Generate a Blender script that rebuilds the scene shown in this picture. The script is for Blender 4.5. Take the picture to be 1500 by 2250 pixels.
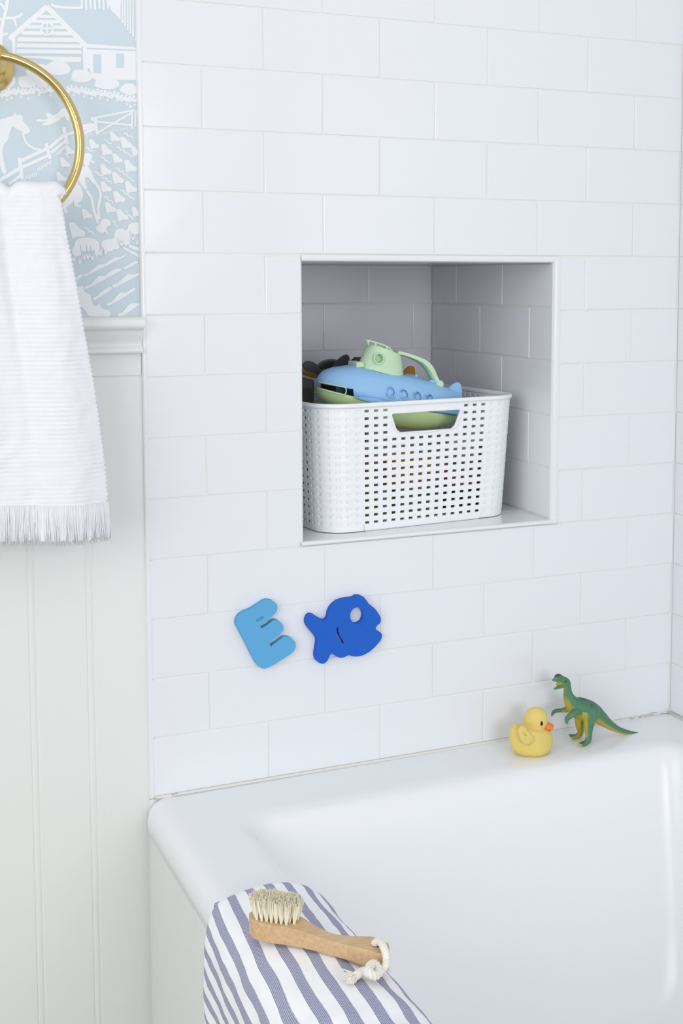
import bpy, bmesh, math, random
from math import sin, cos, pi, sqrt, atan2, exp
from mathutils import Vector, Matrix, noise

random.seed(11)
for o in list(bpy.data.objects):
    bpy.data.objects.remove(o, do_unlink=True)
S = bpy.context.scene
COL = S.collection

# ------------------------------------------------------------------ camera
CAM = Vector((-0.3791, -1.6046, 1.1853)); YAW = 0.4195; PITCH = -0.08982
FPX = 2830.8; PX0 = 848.8; PY0 = 863.8
FWD = Vector((sin(YAW)*cos(PITCH), cos(YAW)*cos(PITCH), sin(PITCH)))
RGT = Vector((cos(YAW), -sin(YAW), 0.0)); UPV = RGT.cross(FWD)
cd = bpy.data.cameras.new('camera'); cam = bpy.data.objects.new('camera', cd); COL.objects.link(cam)
M3 = Matrix((RGT, UPV, -FWD)).transposed()
cam.matrix_world = Matrix.Translation(CAM) @ M3.to_4x4()
cd.sensor_fit = 'HORIZONTAL'; cd.sensor_width = 36.0; cd.lens = FPX*36.0/1500.0
cd.shift_x = (750.0-PX0)/1500.0; cd.shift_y = (PY0-1125.0)/1500.0
cd.clip_start = 0.05; cd.clip_end = 60
S.camera = cam

# ------------------------------------------------------------------ light and exposure
S.view_settings.view_transform = 'Standard'; S.view_settings.look = 'None'
S.view_settings.gamma = 1.0; S.view_settings.use_curve_mapping = False
S.view_settings.exposure = 0.0
W = bpy.data.worlds.new('daylight'); S.world = W; W.use_nodes = True
bg = W.node_tree.nodes['Background']; bg.inputs[0].default_value = (0.955, 0.972, 1.0, 1); bg.inputs[1].default_value = 0.51

def area(name, loc, target, sx, sy, power, col):
    l = bpy.data.lights.new(name, 'AREA'); l.shape = 'RECTANGLE'; l.size = sx; l.size_y = sy; l.energy = power; l.color = col
    o = bpy.data.objects.new(name, l); COL.objects.link(o); o.location = loc
    o.rotation_euler = (Vector(target)-Vector(loc)).to_track_quat('-Z', 'Y').to_euler(); return o
area('window_light', (-2.15, -1.9, 1.5), (0.4, 0.0, 0.95), 2.2, 1.9, 32, (0.985, 0.985, 0.985))
area('front_fill', (0.25, -3.4, 1.35), (0.4, 0.0, 1.0), 1.2, 1.1, 25, (0.98, 0.985, 0.99))  # unseen fill light added behind the camera to brighten the niche
area('ceiling_light', (0.15, -1.15, 2.40), (0.15, -1.0, 0.0), 1.1, 1.1, 1.7, (1.0, 0.99, 0.97))

# ------------------------------------------------------------------ helpers
def at(px, py, axis, v):
    """the point of the plane <axis> = v that the photograph shows at a pixel"""
    d = FWD + RGT*((px-PX0)/FPX) - UPV*((py-PY0)/FPX)
    return CAM + d*((v-CAM[axis])/d[axis])

def lin(c):
    c = c/255.0
    return c/12.92 if c <= 0.04045 else ((c+0.055)/1.055)**2.4
def rgb(r, g, b): return (lin(r), lin(g), lin(b), 1.0)

def mat(name, col, rough=0.5, spec=0.5, metal=0.0, bump=None, sss=0.0, coat=0.0, var=0.0, vscale=40):
    m = bpy.data.materials.new(name); m.use_nodes = True; nt = m.node_tree; b = nt.nodes['Principled BSDF']
    b.inputs['Base Color'].default_value = col; b.inputs['Roughness'].default_value = rough
    b.inputs['Specular IOR Level'].default_value = spec; b.inputs['Metallic'].default_value = metal
    b.inputs['Coat Weight'].default_value = coat
    if sss:
        b.inputs['Subsurface Weight'].default_value = sss; b.inputs['Subsurface Radius'].default_value = (0.004, 0.003, 0.002)
        b.inputs['Subsurface Scale'].default_value = 1.0
    tc = nt.nodes.new('ShaderNodeTexCoord')
    if var:
        n = nt.nodes.new('ShaderNodeTexNoise'); n.inputs['Scale'].default_value = vscale; n.inputs['Detail'].default_value = 4
        nt.links.new(tc.outputs['Object'], n.inputs['Vector'])
        mx = nt.nodes.new('ShaderNodeMix'); mx.data_type = 'RGBA'
        mx.inputs[6].default_value = tuple(c*(1-var) for c in col[:3])+(1,); mx.inputs[7].default_value = tuple(min(1, c*(1+var)) for c in col[:3])+(1,)
        nt.links.new(n.outputs['Fac'], mx.inputs[0]); nt.links.new(mx.outputs[2], b.inputs['Base Color'])
    if bump:
        n = nt.nodes.new('ShaderNodeTexNoise'); n.inputs['Scale'].default_value = bump[0]; n.inputs['Detail'].default_value = 3
        nt.links.new(tc.outputs['Object'], n.inputs['Vector'])
        bp = nt.nodes.new('ShaderNodeBump'); bp.inputs['Strength'].default_value = bump[1]; bp.inputs['Distance'].default_value = bump[2]
        nt.links.new(n.outputs['Fac'], bp.inputs['Height']); nt.links.new(bp.outputs['Normal'], b.inputs['Normal'])
    return m

class MB:
    """collects shapes for ONE mesh object"""
    def __init__(s): s.v = []; s.f = []; s.mi = []; s.uv = None
    def add(s, vs, fs, mi=0):
        o = len(s.v); s.v += [Vector(v) for v in vs]
        for f in fs: s.f.append([i+o for i in f]); s.mi.append(mi)
    def quad(s, a, b, c, d, mi=0): s.add([a, b, c, d], [[0, 1, 2, 3]], mi)
    def box(s, x0, x1, y0, y1, z0, z1, mi=0):
        vs = [(x, y, z) for z in (z0, z1) for y in (y0, y1) for x in (x0, x1)]
        s.add(vs, [[0, 2, 3, 1], [4, 5, 7, 6], [0, 1, 5, 4], [2, 6, 7, 3], [0, 4, 6, 2], [1, 3, 7, 5]], mi)
    def grid(s, rows, closed=False, mi=0, cap=False):
        n = len(rows[0]); vs = [p for r in rows for p in r]; fs = []
        for i in range(len(rows)-1):
            for j in range(n if closed else n-1):
                k = (j+1) % n; fs.append([i*n+j, i*n+k, (i+1)*n+k, (i+1)*n+j])
        if cap:
            fs.append(list(range(n))[::-1]); fs.append([(len(rows)-1)*n+j for j in range(n)])
        s.add(vs, fs, mi)
    def tube(s, pts, rad, seg=12, mi=0, cap=True, closed=False, up=None, flat=1.0):
        pts = [Vector(p) for p in pts]; n = len(pts); rows = []
        r = rad if isinstance(rad, (list, tuple)) else [rad]*n
        prev = None
        for i, p in enumerate(pts):
            a = pts[i-1] if (i > 0 or closed) else p; b = pts[(i+1) % n] if (i < n-1 or closed) else p
            t = (b-a).normalized()
            u = Vector(up) if up else (prev if prev is not None else (Vector((0, 0, 1)) if abs(t.z) < 0.9 else Vector((1, 0, 0))))
            x = (u - t*u.dot(t)).normalized(); y = t.cross(x); prev = x
            rows.append([p + x*(cos(2*pi*k/seg)*r[i]) + y*(sin(2*pi*k/seg)*r[i]*flat) for k in range(seg)])
        if closed: rows.append(rows[0])
        s.grid(rows, True, mi, cap and not closed)
    def lathe(s, prof, origin=(0, 0, 0), axis=(0, 0, 1), seg=32, mi=0, sx=1.0):
        ax = Vector(axis).normalized(); x = ax.orthogonal().normalized(); y = ax.cross(x); o = Vector(origin)
        s.grid([[o + ax*h + x*(r*cos(2*pi*k/seg)*sx) + y*(r*sin(2*pi*k/seg)) for k in range(seg)] for r, h in prof], True, mi, True)
    def ell(s, c, rx, ry, rz, seg=24, rings=14, mi=0, rot=None):
        c = Vector(c); rows = []
        for i in range(rings+1):
            th = pi*i/rings; r = max(sin(th), 1e-3)
            row = []
            for k in range(seg):
                p = Vector((rx*r*cos(2*pi*k/seg), ry*r*sin(2*pi*k/seg), -rz*cos(th)))
                if rot is not None: p = rot @ p
                row.append(c+p)
            rows.append(row)
        s.grid(rows, True, mi, True)
    def build(s, name, mats, parent=None, smooth=True, bevel=None, solid=None, subsurf=0, remesh=None, autosm=None, normals=True):
        me = bpy.data.meshes.new(name); base = Vector((0, 0, 0))
        if parent is not None: base = parent.location.copy()
        me.from_pydata([tuple(v-base) for v in s.v], [], s.f)
        for m in (mats if isinstance(mats, (list, tuple)) else [mats]): me.materials.append(m)
        for p, i in zip(me.polygons, s.mi): p.material_index = i; p.use_smooth = smooth
        bm = bmesh.new(); bm.from_mesh(me)
        if normals: bmesh.ops.recalc_face_normals(bm, faces=bm.faces)
        if autosm:
            for e in bm.edges:
                if len(e.link_faces) == 2 and e.calc_face_angle(0) > autosm: e.smooth = False
        bm.to_mesh(me); bm.free(); me.update()
        o = bpy.data.objects.new(name, me); COL.objects.link(o)
        if parent is not None: o.parent = parent
        if remesh:
            r = o.modifiers.new('remesh', 'REMESH'); r.mode = 'VOXEL'; r.voxel_size = remesh; r.use_smooth_shade = True
            k = o.modifiers.new('smooth', 'SMOOTH'); k.factor = 0.5; k.iterations = 5
        if solid:
            d = o.modifiers.new('solid', 'SOLIDIFY'); d.thickness = solid; d.offset = -1
        if bevel:
            b = o.modifiers.new('bevel', 'BEVEL'); b.width = bevel; b.segments = 3; b.limit_method = 'ANGLE'; b.angle_limit = 0.7; b.harden_normals = False
        if subsurf:
            u = o.modifiers.new('sub', 'SUBSURF'); u.levels = subsurf; u.render_levels = subsurf
        return o

def bake(o):
    dg = bpy.context.evaluated_depsgraph_get(); me = bpy.data.meshes.new_from_object(o.evaluated_get(dg))
    o.modifiers.clear(); old = o.data; o.data = me; me.name = o.name
    return o
def cut(o, cutters):
    """subtract the cutter meshes from o, then drop them"""
    for c in cutters:
        b = o.modifiers.new('cut', 'BOOLEAN'); b.operation = 'DIFFERENCE'; b.solver = 'EXACT'; b.object = c
    bpy.context.view_layer.update(); bake(o)
    for c in cutters: bpy.data.objects.remove(c, do_unlink=True)
    return o

def thing(name, label, cat, loc, group=None):
    o = bpy.data.objects.new(name, None); COL.objects.link(o); o.location = loc; o.empty_display_size = 0.02
    return tag(o, label, cat, group)
def tag(o, label, cat, group=None):
    o['label'] = label; o['category'] = cat
    if group: o['group'] = group
    return o
def struct(o): o['kind'] = 'structure'; return o

def spline(pts, n=6, closed=False):
    """Catmull-Rom through tuples of any length"""
    L = len(pts); out = []
    for i in range(L if closed else L-1):
        p = [pts[(i+k-1) % L] if closed else pts[min(max(i+k-1, 0), L-1)] for k in range(4)]
        for j in range(n):
            t = j/n
            out.append(tuple(0.5*(2*b+(c-a)*t+(2*a-5*b+4*c-d)*t*t+(3*b-a-3*c+d)*t**3) for a, b, c, d in zip(*p)))
    if not closed: out.append(tuple(pts[-1]))
    return out
def lerp_tab(tab, x):
    if x <= tab[0][0]: return tab[0][1]
    for (a, va), (b, vb) in zip(tab, tab[1:]):
        if x <= b:
            t = (x-a)/(b-a); return va+(vb-va)*t
    return tab[-1][1]
def smooth_tab(tab, x):
    if x <= tab[0][0]: return tab[0][1]
    if x >= tab[-1][0]: return tab[-1][1]
    n = len(tab)
    for i in range(n-1):
        a, b = tab[i], tab[i+1]
        if x <= b[0]:
            h = b[0]-a[0]; t = (x-a[0])/h
            d = (b[1]-a[1])/h
            ma = (b[1]-tab[i-1][1])/(b[0]-tab[i-1][0]) if i > 0 else d
            mb = (tab[i+2][1]-a[1])/(tab[i+2][0]-a[0]) if i < n-2 else d
            return (2*t**3-3*t*t+1)*a[1]+(t**3-2*t*t+t)*h*ma+(-2*t**3+3*t*t)*b[1]+(t**3-t*t)*h*mb

def plate(outer, holes, back):
    """solid plate: outline points + hole outlines (3D), thickness vector"""
    bm = bmesh.new(); back = Vector(back); loops = []
    for lp in [outer]+holes:
        vs = [bm.verts.new(p) for p in lp]; loops.append(vs)
        for a, b in zip(vs, vs[1:]+vs[:1]): bm.edges.new((a, b))
    bmesh.ops.triangle_fill(bm, use_beauty=True, use_dissolve=False, edges=bm.edges[:])
    mb = MB(); bm.verts.index_update()
    V = [v.co.copy() for v in bm.verts]; F = [[v.index for v in f.verts] for f in bm.faces]; n = len(V)
    fs = F+[[i+n for i in f][::-1] for f in F]
    for vs in loops:
        ids = [v.index for v in vs]
        for a, b in zip(ids, ids[1:]+ids[:1]): fs.append([a, b, b+n, a+n])
    mb.add(V+[v+back for v in V], fs); bm.free()
    return mb

# ------------------------------------------------------------------ materials
TILE = mat('glazed_tile', rgb(234, 236, 241), 0.16, 0.4, bump=(9, 0.12, 0.004))
GROUT = mat('grout', rgb(233, 233, 231), 0.8, 0.2)
PAINT = mat('satin_paint', rgb(233, 235, 233), 0.42, 0.35, bump=(300, 0.04, 0.001))
CEIL = mat('ceiling_paint', rgb(238, 238, 236), 0.8, 0.2)
FLOORM = mat('floor_tile', rgb(150, 143, 130), 0.5, 0.3, var=0.05, vscale=6)
ENAMEL = mat('enamel', rgb(241, 243, 246), 0.24, 0.4)
PAPERB = mat('wallpaper_blue', rgb(206, 220, 229), 0.6, 0.25, var=0.02, vscale=30)
PAPERW = mat('wallpaper_white', rgb(238, 241, 245), 0.6, 0.25)
BRASS = mat('brass', rgb(214, 188, 126), 0.2, 0.5, metal=1.0)
TERRY = mat('towel_cotton', rgb(239, 240, 245), 0.9, 0.15, bump=(900, 0.25, 0.001))
WPLAS = mat('white_plastic', rgb(244, 246, 249), 0.35, 0.4)
BLUEP = mat('sky_blue_plastic', rgb(158, 206, 250), 0.42, 0.35)
GREENP = mat('mint_plastic', rgb(208, 236, 200), 0.42, 0.35)
GREENH = mat('green_plastic', rgb(204, 230, 170), 0.42, 0.35)
DARKP = mat('charcoal_plastic', rgb(62, 63, 68), 0.45, 0.4)
BLACKP = mat('black_plastic', rgb(34, 36, 38), 0.3, 0.5)
ORANGEP = mat('orange_plastic', rgb(190, 128, 40), 0.45, 0.35)
FOAML = mat('light_blue_foam', rgb(98, 172, 220), 0.75, 0.2, bump=(1400, 0.25, 0.0006))
FOAMD = mat('dark_blue_foam', rgb(38, 98, 200), 0.75, 0.2, bump=(1400, 0.3, 0.0006))
INK = mat('stamped_ink', rgb(46, 110, 158), 0.7, 0.2)
DUCKY = mat('duck_vinyl', rgb(230, 207, 120), 0.5, 0.3, sss=0.15)
BEAK = mat('duck_beak', rgb(240, 140, 74), 0.5, 0.3)
EYE = mat('black_eye', rgb(28, 20, 16), 0.25, 0.5)
MOUTH = mat('mouth_red', rgb(190, 70, 40), 0.5, 0.3)
ROPE = mat('cotton_rope', rgb(240, 236, 226), 0.9, 0.15, bump=(700, 0.3, 0.001))
BRIST = mat('bristle', rgb(254, 248, 226), 0.7, 0.2)
CAULK = mat('caulk', rgb(226, 226, 222), 0.6, 0.25)
CRACK = mat('dirty_crack', rgb(120, 118, 112), 0.9, 0.1)

def wood():
    m = bpy.data.materials.new('beech_wood'); m.use_nodes = True; nt = m.node_tree; b = nt.nodes['Principled BSDF']
    tc = nt.nodes.new('ShaderNodeTexCoord'); mp = nt.nodes.new('ShaderNodeMapping'); mp.inputs['Rotation'].default_value = (0, 0, 0.55)
    mp.inputs['Scale'].default_value = (14, 130, 130)
    n = nt.nodes.new('ShaderNodeTexNoise'); n.inputs['Scale'].default_value = 2.2; n.inputs['Detail'].default_value = 5
    r = nt.nodes.new('ShaderNodeValToRGB'); r.color_ramp.elements[0].position = 0.3; r.color_ramp.elements[1].position = 0.72
    r.color_ramp.elements[0].color = rgb(202, 166, 122); r.color_ramp.elements[1].color = rgb(220, 190, 150)
    nt.links.new(tc.outputs['Object'], mp.inputs[0]); nt.links.new(mp.outputs[0], n.inputs['Vector'])
    nt.links.new(n.outputs['Fac'], r.inputs[0]); nt.links.new(r.outputs[0], b.inputs['Base Color'])
    b.inputs['Roughness'].default_value = 0.42; b.inputs['Specular IOR Level'].default_value = 0.4
    return m
WOOD = wood()

def striped_cloth(period):
    m = bpy.data.materials.new('striped_cotton'); m.use_nodes = True; nt = m.node_tree; b = nt.nodes['Principled BSDF']
    L = nt.links.new
    uv = nt.nodes.new('ShaderNodeUVMap'); sp = nt.nodes.new('ShaderNodeSeparateXYZ'); L(uv.outputs[0], sp.inputs[0])
    def mth(op, a, b2=None, c=None):
        n = nt.nodes.new('ShaderNodeMath'); n.operation = op
        for i, q in enumerate((a, b2, c)):
            if q is None: continue
            if isinstance(q, (int, float)): n.inputs[i].default_value = q
            else: L(q, n.inputs[i])
        return n.outputs[0]
    nz = nt.nodes.new('ShaderNodeTexNoise'); nz.inputs['Scale'].default_value = 900; nz.inputs['Detail'].default_value = 2
    tc = nt.nodes.new('ShaderNodeTexCoord'); L(tc.outputs['Object'], nz.inputs['Vector'])
    u = mth('DIVIDE', sp.outputs[0], period)
    fr = mth('FRACT', u)
    edge = mth('MULTIPLY_ADD', nz.outputs['Fac'], 0.03, 0.435)
    ins = mth('LESS_THAN', fr, edge)
    # threads: six warp lines per stripe, broken along their length
    th = mth('FRACT', mth('MULTIPLY', u, 16.0)); row = mth('FLOOR', mth('MULTIPLY', u, 16.0))
    line = mth('LESS_THAN', th, 0.66)
    dash = mth('FRACT', mth('ADD', mth('DIVIDE', sp.outputs[1], 0.0016), mth('MULTIPLY', row, 0.5)))
    dsh = mth('LESS_THAN', dash, 0.72)
    core = mth('MULTIPLY', line, dsh)
    amt = mth('MULTIPLY_ADD', core, 0.55, 0.4)
    amt = mth('MULTIPLY', amt, mth('MULTIPLY_ADD', nz.outputs['Fac'], 0.5, 0.72))
    fac = mth('MULTIPLY', ins, amt)
    cl = nt.nodes.new('ShaderNodeClamp'); L(fac, cl.inputs[0])
    mx = nt.nodes.new('ShaderNodeMix'); mx.data_type = 'RGBA'; mx.inputs[6].default_value = rgb(250, 251, 254); mx.inputs[7].default_value = rgb(74, 78, 142)
    L(cl.outputs[0], mx.inputs[0]); L(mx.outputs[2], b.inputs['Base Color'])
    b.inputs['Roughness'].default_value = 0.85; b.inputs['Specular IOR Level'].default_value = 0.15
    bp = nt.nodes.new('ShaderNodeBump'); bp.inputs['Strength'].default_value = 0.25; bp.inputs['Distance'].default_value = 0.0008
    L(nz.outputs['Fac'], bp.inputs['Height']); L(bp.outputs[0], b.inputs['Normal'])
    return m

def dino_skin():
    m = bpy.data.materials.new('dinosaur_paint'); m.use_nodes = True; nt = m.node_tree; b = nt.nodes['Principled BSDF']; L = nt.links.new
    tc = nt.nodes.new('ShaderNodeTexCoord'); at_ = nt.nodes.new('ShaderNodeAttribute'); at_.attribute_name = 'belly'
    n = nt.nodes.new('ShaderNodeTexNoise'); n.inputs['Scale'].default_value = 260; n.inputs['Detail'].default_value = 4; L(tc.outputs['Object'], n.inputs['Vector'])
    ad = nt.nodes.new('ShaderNodeMath'); ad.operation = 'MULTIPLY_ADD'; ad.inputs[1].default_value = 0.35; L(n.outputs['Fac'], ad.inputs[0]); L(at_.outputs['Fac'], ad.inputs[2])
    r = nt.nodes.new('ShaderNodeValToRGB'); cr = r.color_ramp
    cr.elements[0].position = 0.08; cr.elements[0].color = rgb(52, 84, 70)
    cr.elements[1].position = 0.28; cr.elements[1].color = rgb(74, 122, 96)
    for p, c in ((0.62, rgb(88, 134, 100)), (0.80, rgb(146, 158, 74)), (1.0, rgb(190, 168, 62))):
        e = cr.elements.new(p); e.color = c
    L(ad.outputs[0], r.inputs[0]); L(r.outputs[0], b.inputs['Base Color'])
    b.inputs['Roughness'].default_value = 0.5; b.inputs['Specular IOR Level'].default_value = 0.35
    bp = nt.nodes.new('ShaderNodeBump'); bp.inputs['Strength'].default_value = 0.5; bp.inputs['Distance'].default_value = 0.001
    L(n.outputs['Fac'], bp.inputs['Height']); L(bp.outputs[0], b.inputs['Normal'])
    return m

# ------------------------------------------------------------------ the room
HX = 0.08175; RP = 0.0782; Z0 = 1.45; XR = 0.82; CEILZ = 2.44
NX0, NX1, NZ0, NZ1, ND = 0.2145, 0.600, 0.8315, 1.206, 0.40
def zrow(k): return Z0-RP*k

def tile(mb, o, u, v, n, u0, u1, v0, v1, depth=0.0014, bev=0.0013, g=0.0006, lip=0.45):
    """one glazed tile: a low frustum on the grout plane, very slightly out of true"""
    o, u, v, n = Vector(o), Vector(u), Vector(v), Vector(n)
    if u1-u0 < 0.004 or v1-v0 < 0.004: return
    j = [random.uniform(-0.00025, 0.00025) for _ in range(4)]
    a, b, c, d = u0+g, u1-g, v0+g, v1-g
    base = [(a, c), (b, c), (b, d), (a, d)]; g0 = depth*lip; top = [(a+bev, c+bev), (b-bev, c+bev), (b-bev, d-bev), (a+bev, d-bev)]
    mid = [(p[0]*0.7+q[0]*0.3, p[1]*0.7+q[1]*0.3) for p, q in zip(base, top)]
    vs = [o+u*p+v*q+n*g0*0 for p, q in base]+[o+u*p+v*q+n*(depth*0.8) for p, q in mid]+[o+u*p+v*q+n*(depth+j[i]) for i, (p, q) in enumerate(top)]
    fs = [[8, 9, 10, 11]]
    for k in range(4):
        l = (k+1) % 4; fs += [[k, l, 4+l, 4+k], [4+k, 4+l, 8+l, 8+k]]
    mb.add(vs, fs, 0)
def rects_minus(u0, u1, v0, v1, hole):
    if hole is None: return [(u0, u1, v0, v1)]
    a, b, c, d = hole
    if u1 <= a or u0 >= b or v1 <= c or v0 >= d: return [(u0, u1, v0, v1)]
    out = []
    if v0 < c: out.append((u0, u1, v0, c))
    if v1 > d: out.append((u0, u1, d, v1))
    m0, m1 = max(v0, c), min(v1, d)
    if u0 < a: out.append((u0, a, m0, m1))
    if u1 > b: out.append((b, u1, m0, m1))
    return out

wb = MB(); GY = 0.0009; T0 = dict(depth=0.0009)
HOLE = (NX0-0.001, NX1+0.0090, zrow(8), NZ1+0.0060)
for k in range(-13, 19):
    z1, z0 = zrow(k), zrow(k+1)
    z1 = min(z1, CEILZ)
    js = [0.0]+[m*HX for m in range(1, 11) if (m % 2 == 1) == (k % 2 == 0) and m*HX < XR-0.001]+[XR]
    for a, b in zip(js, js[1:]):
        for r in rects_minus(a, b, z0, z1, HOLE):
            tile(wb, (0, GY, 0), (1, 0, 0), (0, 0, 1), (0, -1, 0), *r, **T0)
# grout plane around the niche
for (a, b, c, d) in ((0, XR, 0, HOLE[2]), (0, XR, HOLE[3], CEILZ), (0, HOLE[0], HOLE[2], HOLE[3]), (HOLE[1], XR, HOLE[2], HOLE[3])):
    wb.quad((a, GY, c), (b, GY, c), (b, GY, d), (a, GY, d), 1)
# bullnose edge down the left end of the tiling
BN = [(0.006, -0.0002), (0.0035, -0.00025), (0.0022, -0.0001), (0.0010, 0.0006), (0.0002, 0.0015), (-0.0003, 0.0026), (-0.0006, 0.004), (-0.0007, 0.012)]
wb.grid([[(a, b, z) for a, b in BN] for z in (0.0, CEILZ)], False, 0)
# niche: back, right, left, top, floor
NZB = zrow(8)
wb.box(NX0-0.02, NX1+0.02, ND+0.0014, ND+0.02, NZB-0.02, NZ1+0.02, 1)
wb.box(NX1+0.0014, NX1+0.02, 0.002, ND+0.02, NZB-0.02, NZ1+0.02, 1)
wb.box(NX0-0.02, NX0-0.0014, 0.002, ND+0.02, NZB-0.02, NZ1+0.02, 1)
wb.box(NX0-0.02, NX1+0.02, 0.002, ND+0.02, NZ1+0.0014, NZ1+0.02, 1)
wb.box(NX0-0.02, NX1+0.02, 0.002, ND+0.02, NZB-0.02, NZB-0.001, 1)
for k in range(3, 8):
    z1, z0 = min(1.141+RP*(4-k), NZ1), max(1.141+RP*(3-k), NZ0)
    off = 0.481 if k % 2 == 1 else 0.5635
    js = sorted([NX0]+[x for x in (off-2*HX, off-4*HX, off, off+2*HX) if NX0+0.004 < x < NX1-0.004]+[NX1])
    for a, b in zip(js, js[1:]): tile(wb, (0, ND+0.0014, 0), (1, 0, 0), (0, 0, 1), (0, -1, 0), a, b, z0, z1)
    off = 0.15 if k % 2 == 1 else 0.0665
    js = sorted([0.0005]+[y for y in (off, off+2*HX-0.008, off+4*HX-0.008) if 0.004 < y < ND-0.004]+[ND])
    for a, b in zip(js, js[1:]):
        tile(wb, (NX1+0.0014, 0, 0), (0, 1, 0), (0, 0, 1), (-1, 0, 0), a, b, z0, z1, bev=0.002, g=0.0013)
        tile(wb, (NX0-0.0014, 0, 0), (0, 1, 0), (0, 0, 1), (1, 0, 0), a, b, z0, z1)
for a, b in ((NX0, NX0+HX), (NX0+HX, NX0+3*HX), (NX0+3*HX, NX1)):
    for c, d in ((0.004, 0.08), (0.08, 0.158), (0.158, 0.236), (0.236, 0.314), (0.314, ND)):
        tile(wb, (0, 0, NZ1+0.0014), (1, 0, 0), (0, 1, 0), (0, 0, -1), a, b, c, d)
# rounded trim: top edge and right edge, thick white sill
def quarter(mb, p0, p1, inward, outn, r, mi=0):
    p0, p1, i, o = Vector(p0), Vector(p1), Vector(inward), Vector(outn)
    mb.grid([[p + i*(r*(1-cos(t))) + o*(-r*(1-sin(t))) for t in [k*pi/16 for k in range(9)]] for p in (p0, p1)], False, mi)
wb.grid([[(NX0-0.001, y, z), (NX1+0.0105, y, z)] for y, z in ((-0.0002, NZ1+0.0085), (-0.0007, NZ1+0.0066), (-0.0010, NZ1+0.004), (-0.0003, NZ1+0.0012), (0.0025, NZ1), (0.008, NZ1+0.0003))], False, 0)
wb.grid([[(x, y, NZB), (x, y, NZ1+0.006)] for x, y in ((NX1+0.0122, -0.0002), (NX1+0.0098, -0.0007), (NX1+0.006, -0.0010), (NX1+0.002, -0.0002), (NX1, 0.0035), (NX1+0.0002, 0.009))], False, 0)
wb.grid([[(NX0-0.004, y, z), (NX0+0.105, y, z), (NX0+0.1056, y, z-0.0006), (NX0+0.1062, y, z), (NX1+0.008, y, z)] for y, z in ((GY, NZB+0.0006), (-0.0022, NZB+0.0010), (-0.0036, NZB+0.003), (-0.0028, NZ0-0.0012), (0.001, NZ0), (0.08, NZ0), (0.081, NZ0-0.0006), (0.082, NZ0), (0.16, NZ0), (0.161, NZ0-0.0006), (0.162, NZ0), (ND+0.002, NZ0))], False, 0)
struct(wb.build('wall_back', [TILE, GROUT], smooth=False))

# left end of the same wall: wallpaper above, panelling below
WPY = 0.006
wl = MB(); XL = -2.2; RZ1 = 1.1366
wl.quad((XL, WPY, 0), (0.004, WPY, 0), (0.004, WPY, CEILZ), (XL, WPY, CEILZ), 0)
_layer = [0]
def pix(c): return Vector((c[0], WPY, c[1]))
def to_wall(px, py): p = at(px, py, 1, WPY); return (p.x, p.z)
PATT = []          # (layer, material index, polygon of wall x,z)
def poly(pts, sc, ox, oy, white=True, layer=1, smooth=0):
    q = [(ox+a/sc, oy+b/sc) for a, b in pts]
    if smooth: q = spline(q, smooth, True)
    PATT.append((layer, 1 if white else 0, [to_wall(*p) for p in q]))
def blob(cx, cy, rx, ry, sc, ox, oy, white=True, layer=1, wob=0.1, seed=0):
    r = random.Random(seed+int(cx*7+cy)); n = 14; ph = r.uniform(0, 6)
    poly([(cx+rx*cos(2*pi*i/n)*(1+wob*sin(3*2*pi*i/n+ph)), cy+ry*sin(2*pi*i/n)*(1+wob*sin(2*2*pi*i/n+ph))) for i in range(n)], sc, ox, oy, white, layer, 2)
def stroke(pts, w, sc, ox, oy, white=True, layer=1, taper=False):
    pts = [(float(a), float(b)) for a, b in pts]
    if len(pts) > 2: pts = spline(pts, 4)
    n = len(pts); L = []; R = []
    for i, (x, y) in enumerate(pts):
        a = pts[max(i-1, 0)]; b = pts[min(i+1, n-1)]; dx, dy = b[0]-a[0], b[1]-a[1]; l = math.hypot(dx, dy) or 1
        h = w/2*(1-0.6*i/(n-1) if taper else 1); L.append((x-dy/l*h, y+dx/l*h)); R.append((x+dy/l*h, y-dx/l*h))
    poly(L+R[::-1], sc, ox, oy, white, layer)
A = (3.1235, 0, 0)
# barn
stroke([(65, 268), (322, 45)], 36, *A); stroke([(318, 45), (585, 312)], 36, *A)
stroke([(95, 262), (95, 400)], 22, *A); stroke([(582, 300), (586, 500)], 30, *A)
for xl, xr, y, h in ((255, 392, 112, 20), (222, 425, 146, 22), (190, 462, 184, 25), (152, 498, 226, 27), (122, 530, 270, 30), (116, 556, 312, 28), (116, 556, 352, 28)):
    poly([(xl, y-h/2), (xr, y-h/2+6), (xr+8, y+h/2+4), (xl-6, y+h/2)], *A)
poly([(120, 382), (556, 392), (556, 425), (430, 428), (300, 405), (200, 398), (130, 395)], *A)
blob(322, 195, 50, 52, *A, layer=2, wob=0); blob(322, 195, 33, 35, *A, white=False, layer=3, wob=0)
stroke([(322, 155), (322, 236)], 12, *A, layer=4); stroke([(284, 195), (360, 197)], 12, *A, layer=4)
poly([(598, 338), (945, 352), (945, 550), (640, 545), (610, 470), (594, 470)], *A)
poly([(590, 300), (945, 325), (945, 342), (590, 328)], *A)
poly([(640, 372), (693, 376), (693, 505), (640, 500)], *A, white=False, layer=2); poly([(797, 365), (850, 368), (850, 466), (797, 464)], *A, white=False, layer=2)
# thatch strokes
for i in range(7): stroke([(560+i*30, -4), (562+i*30, 60+8*(i % 2))], 15, *A)
for i in range(8): stroke([(800+i*19, -4), (804+i*18, 110+i*24)], 12, *A)
stroke([(350, 30), (400, 48), (555, 55)], 18, *A)
poly([(740, -4), (830, -4), (825, 130), (760, 70)], *A)
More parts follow.
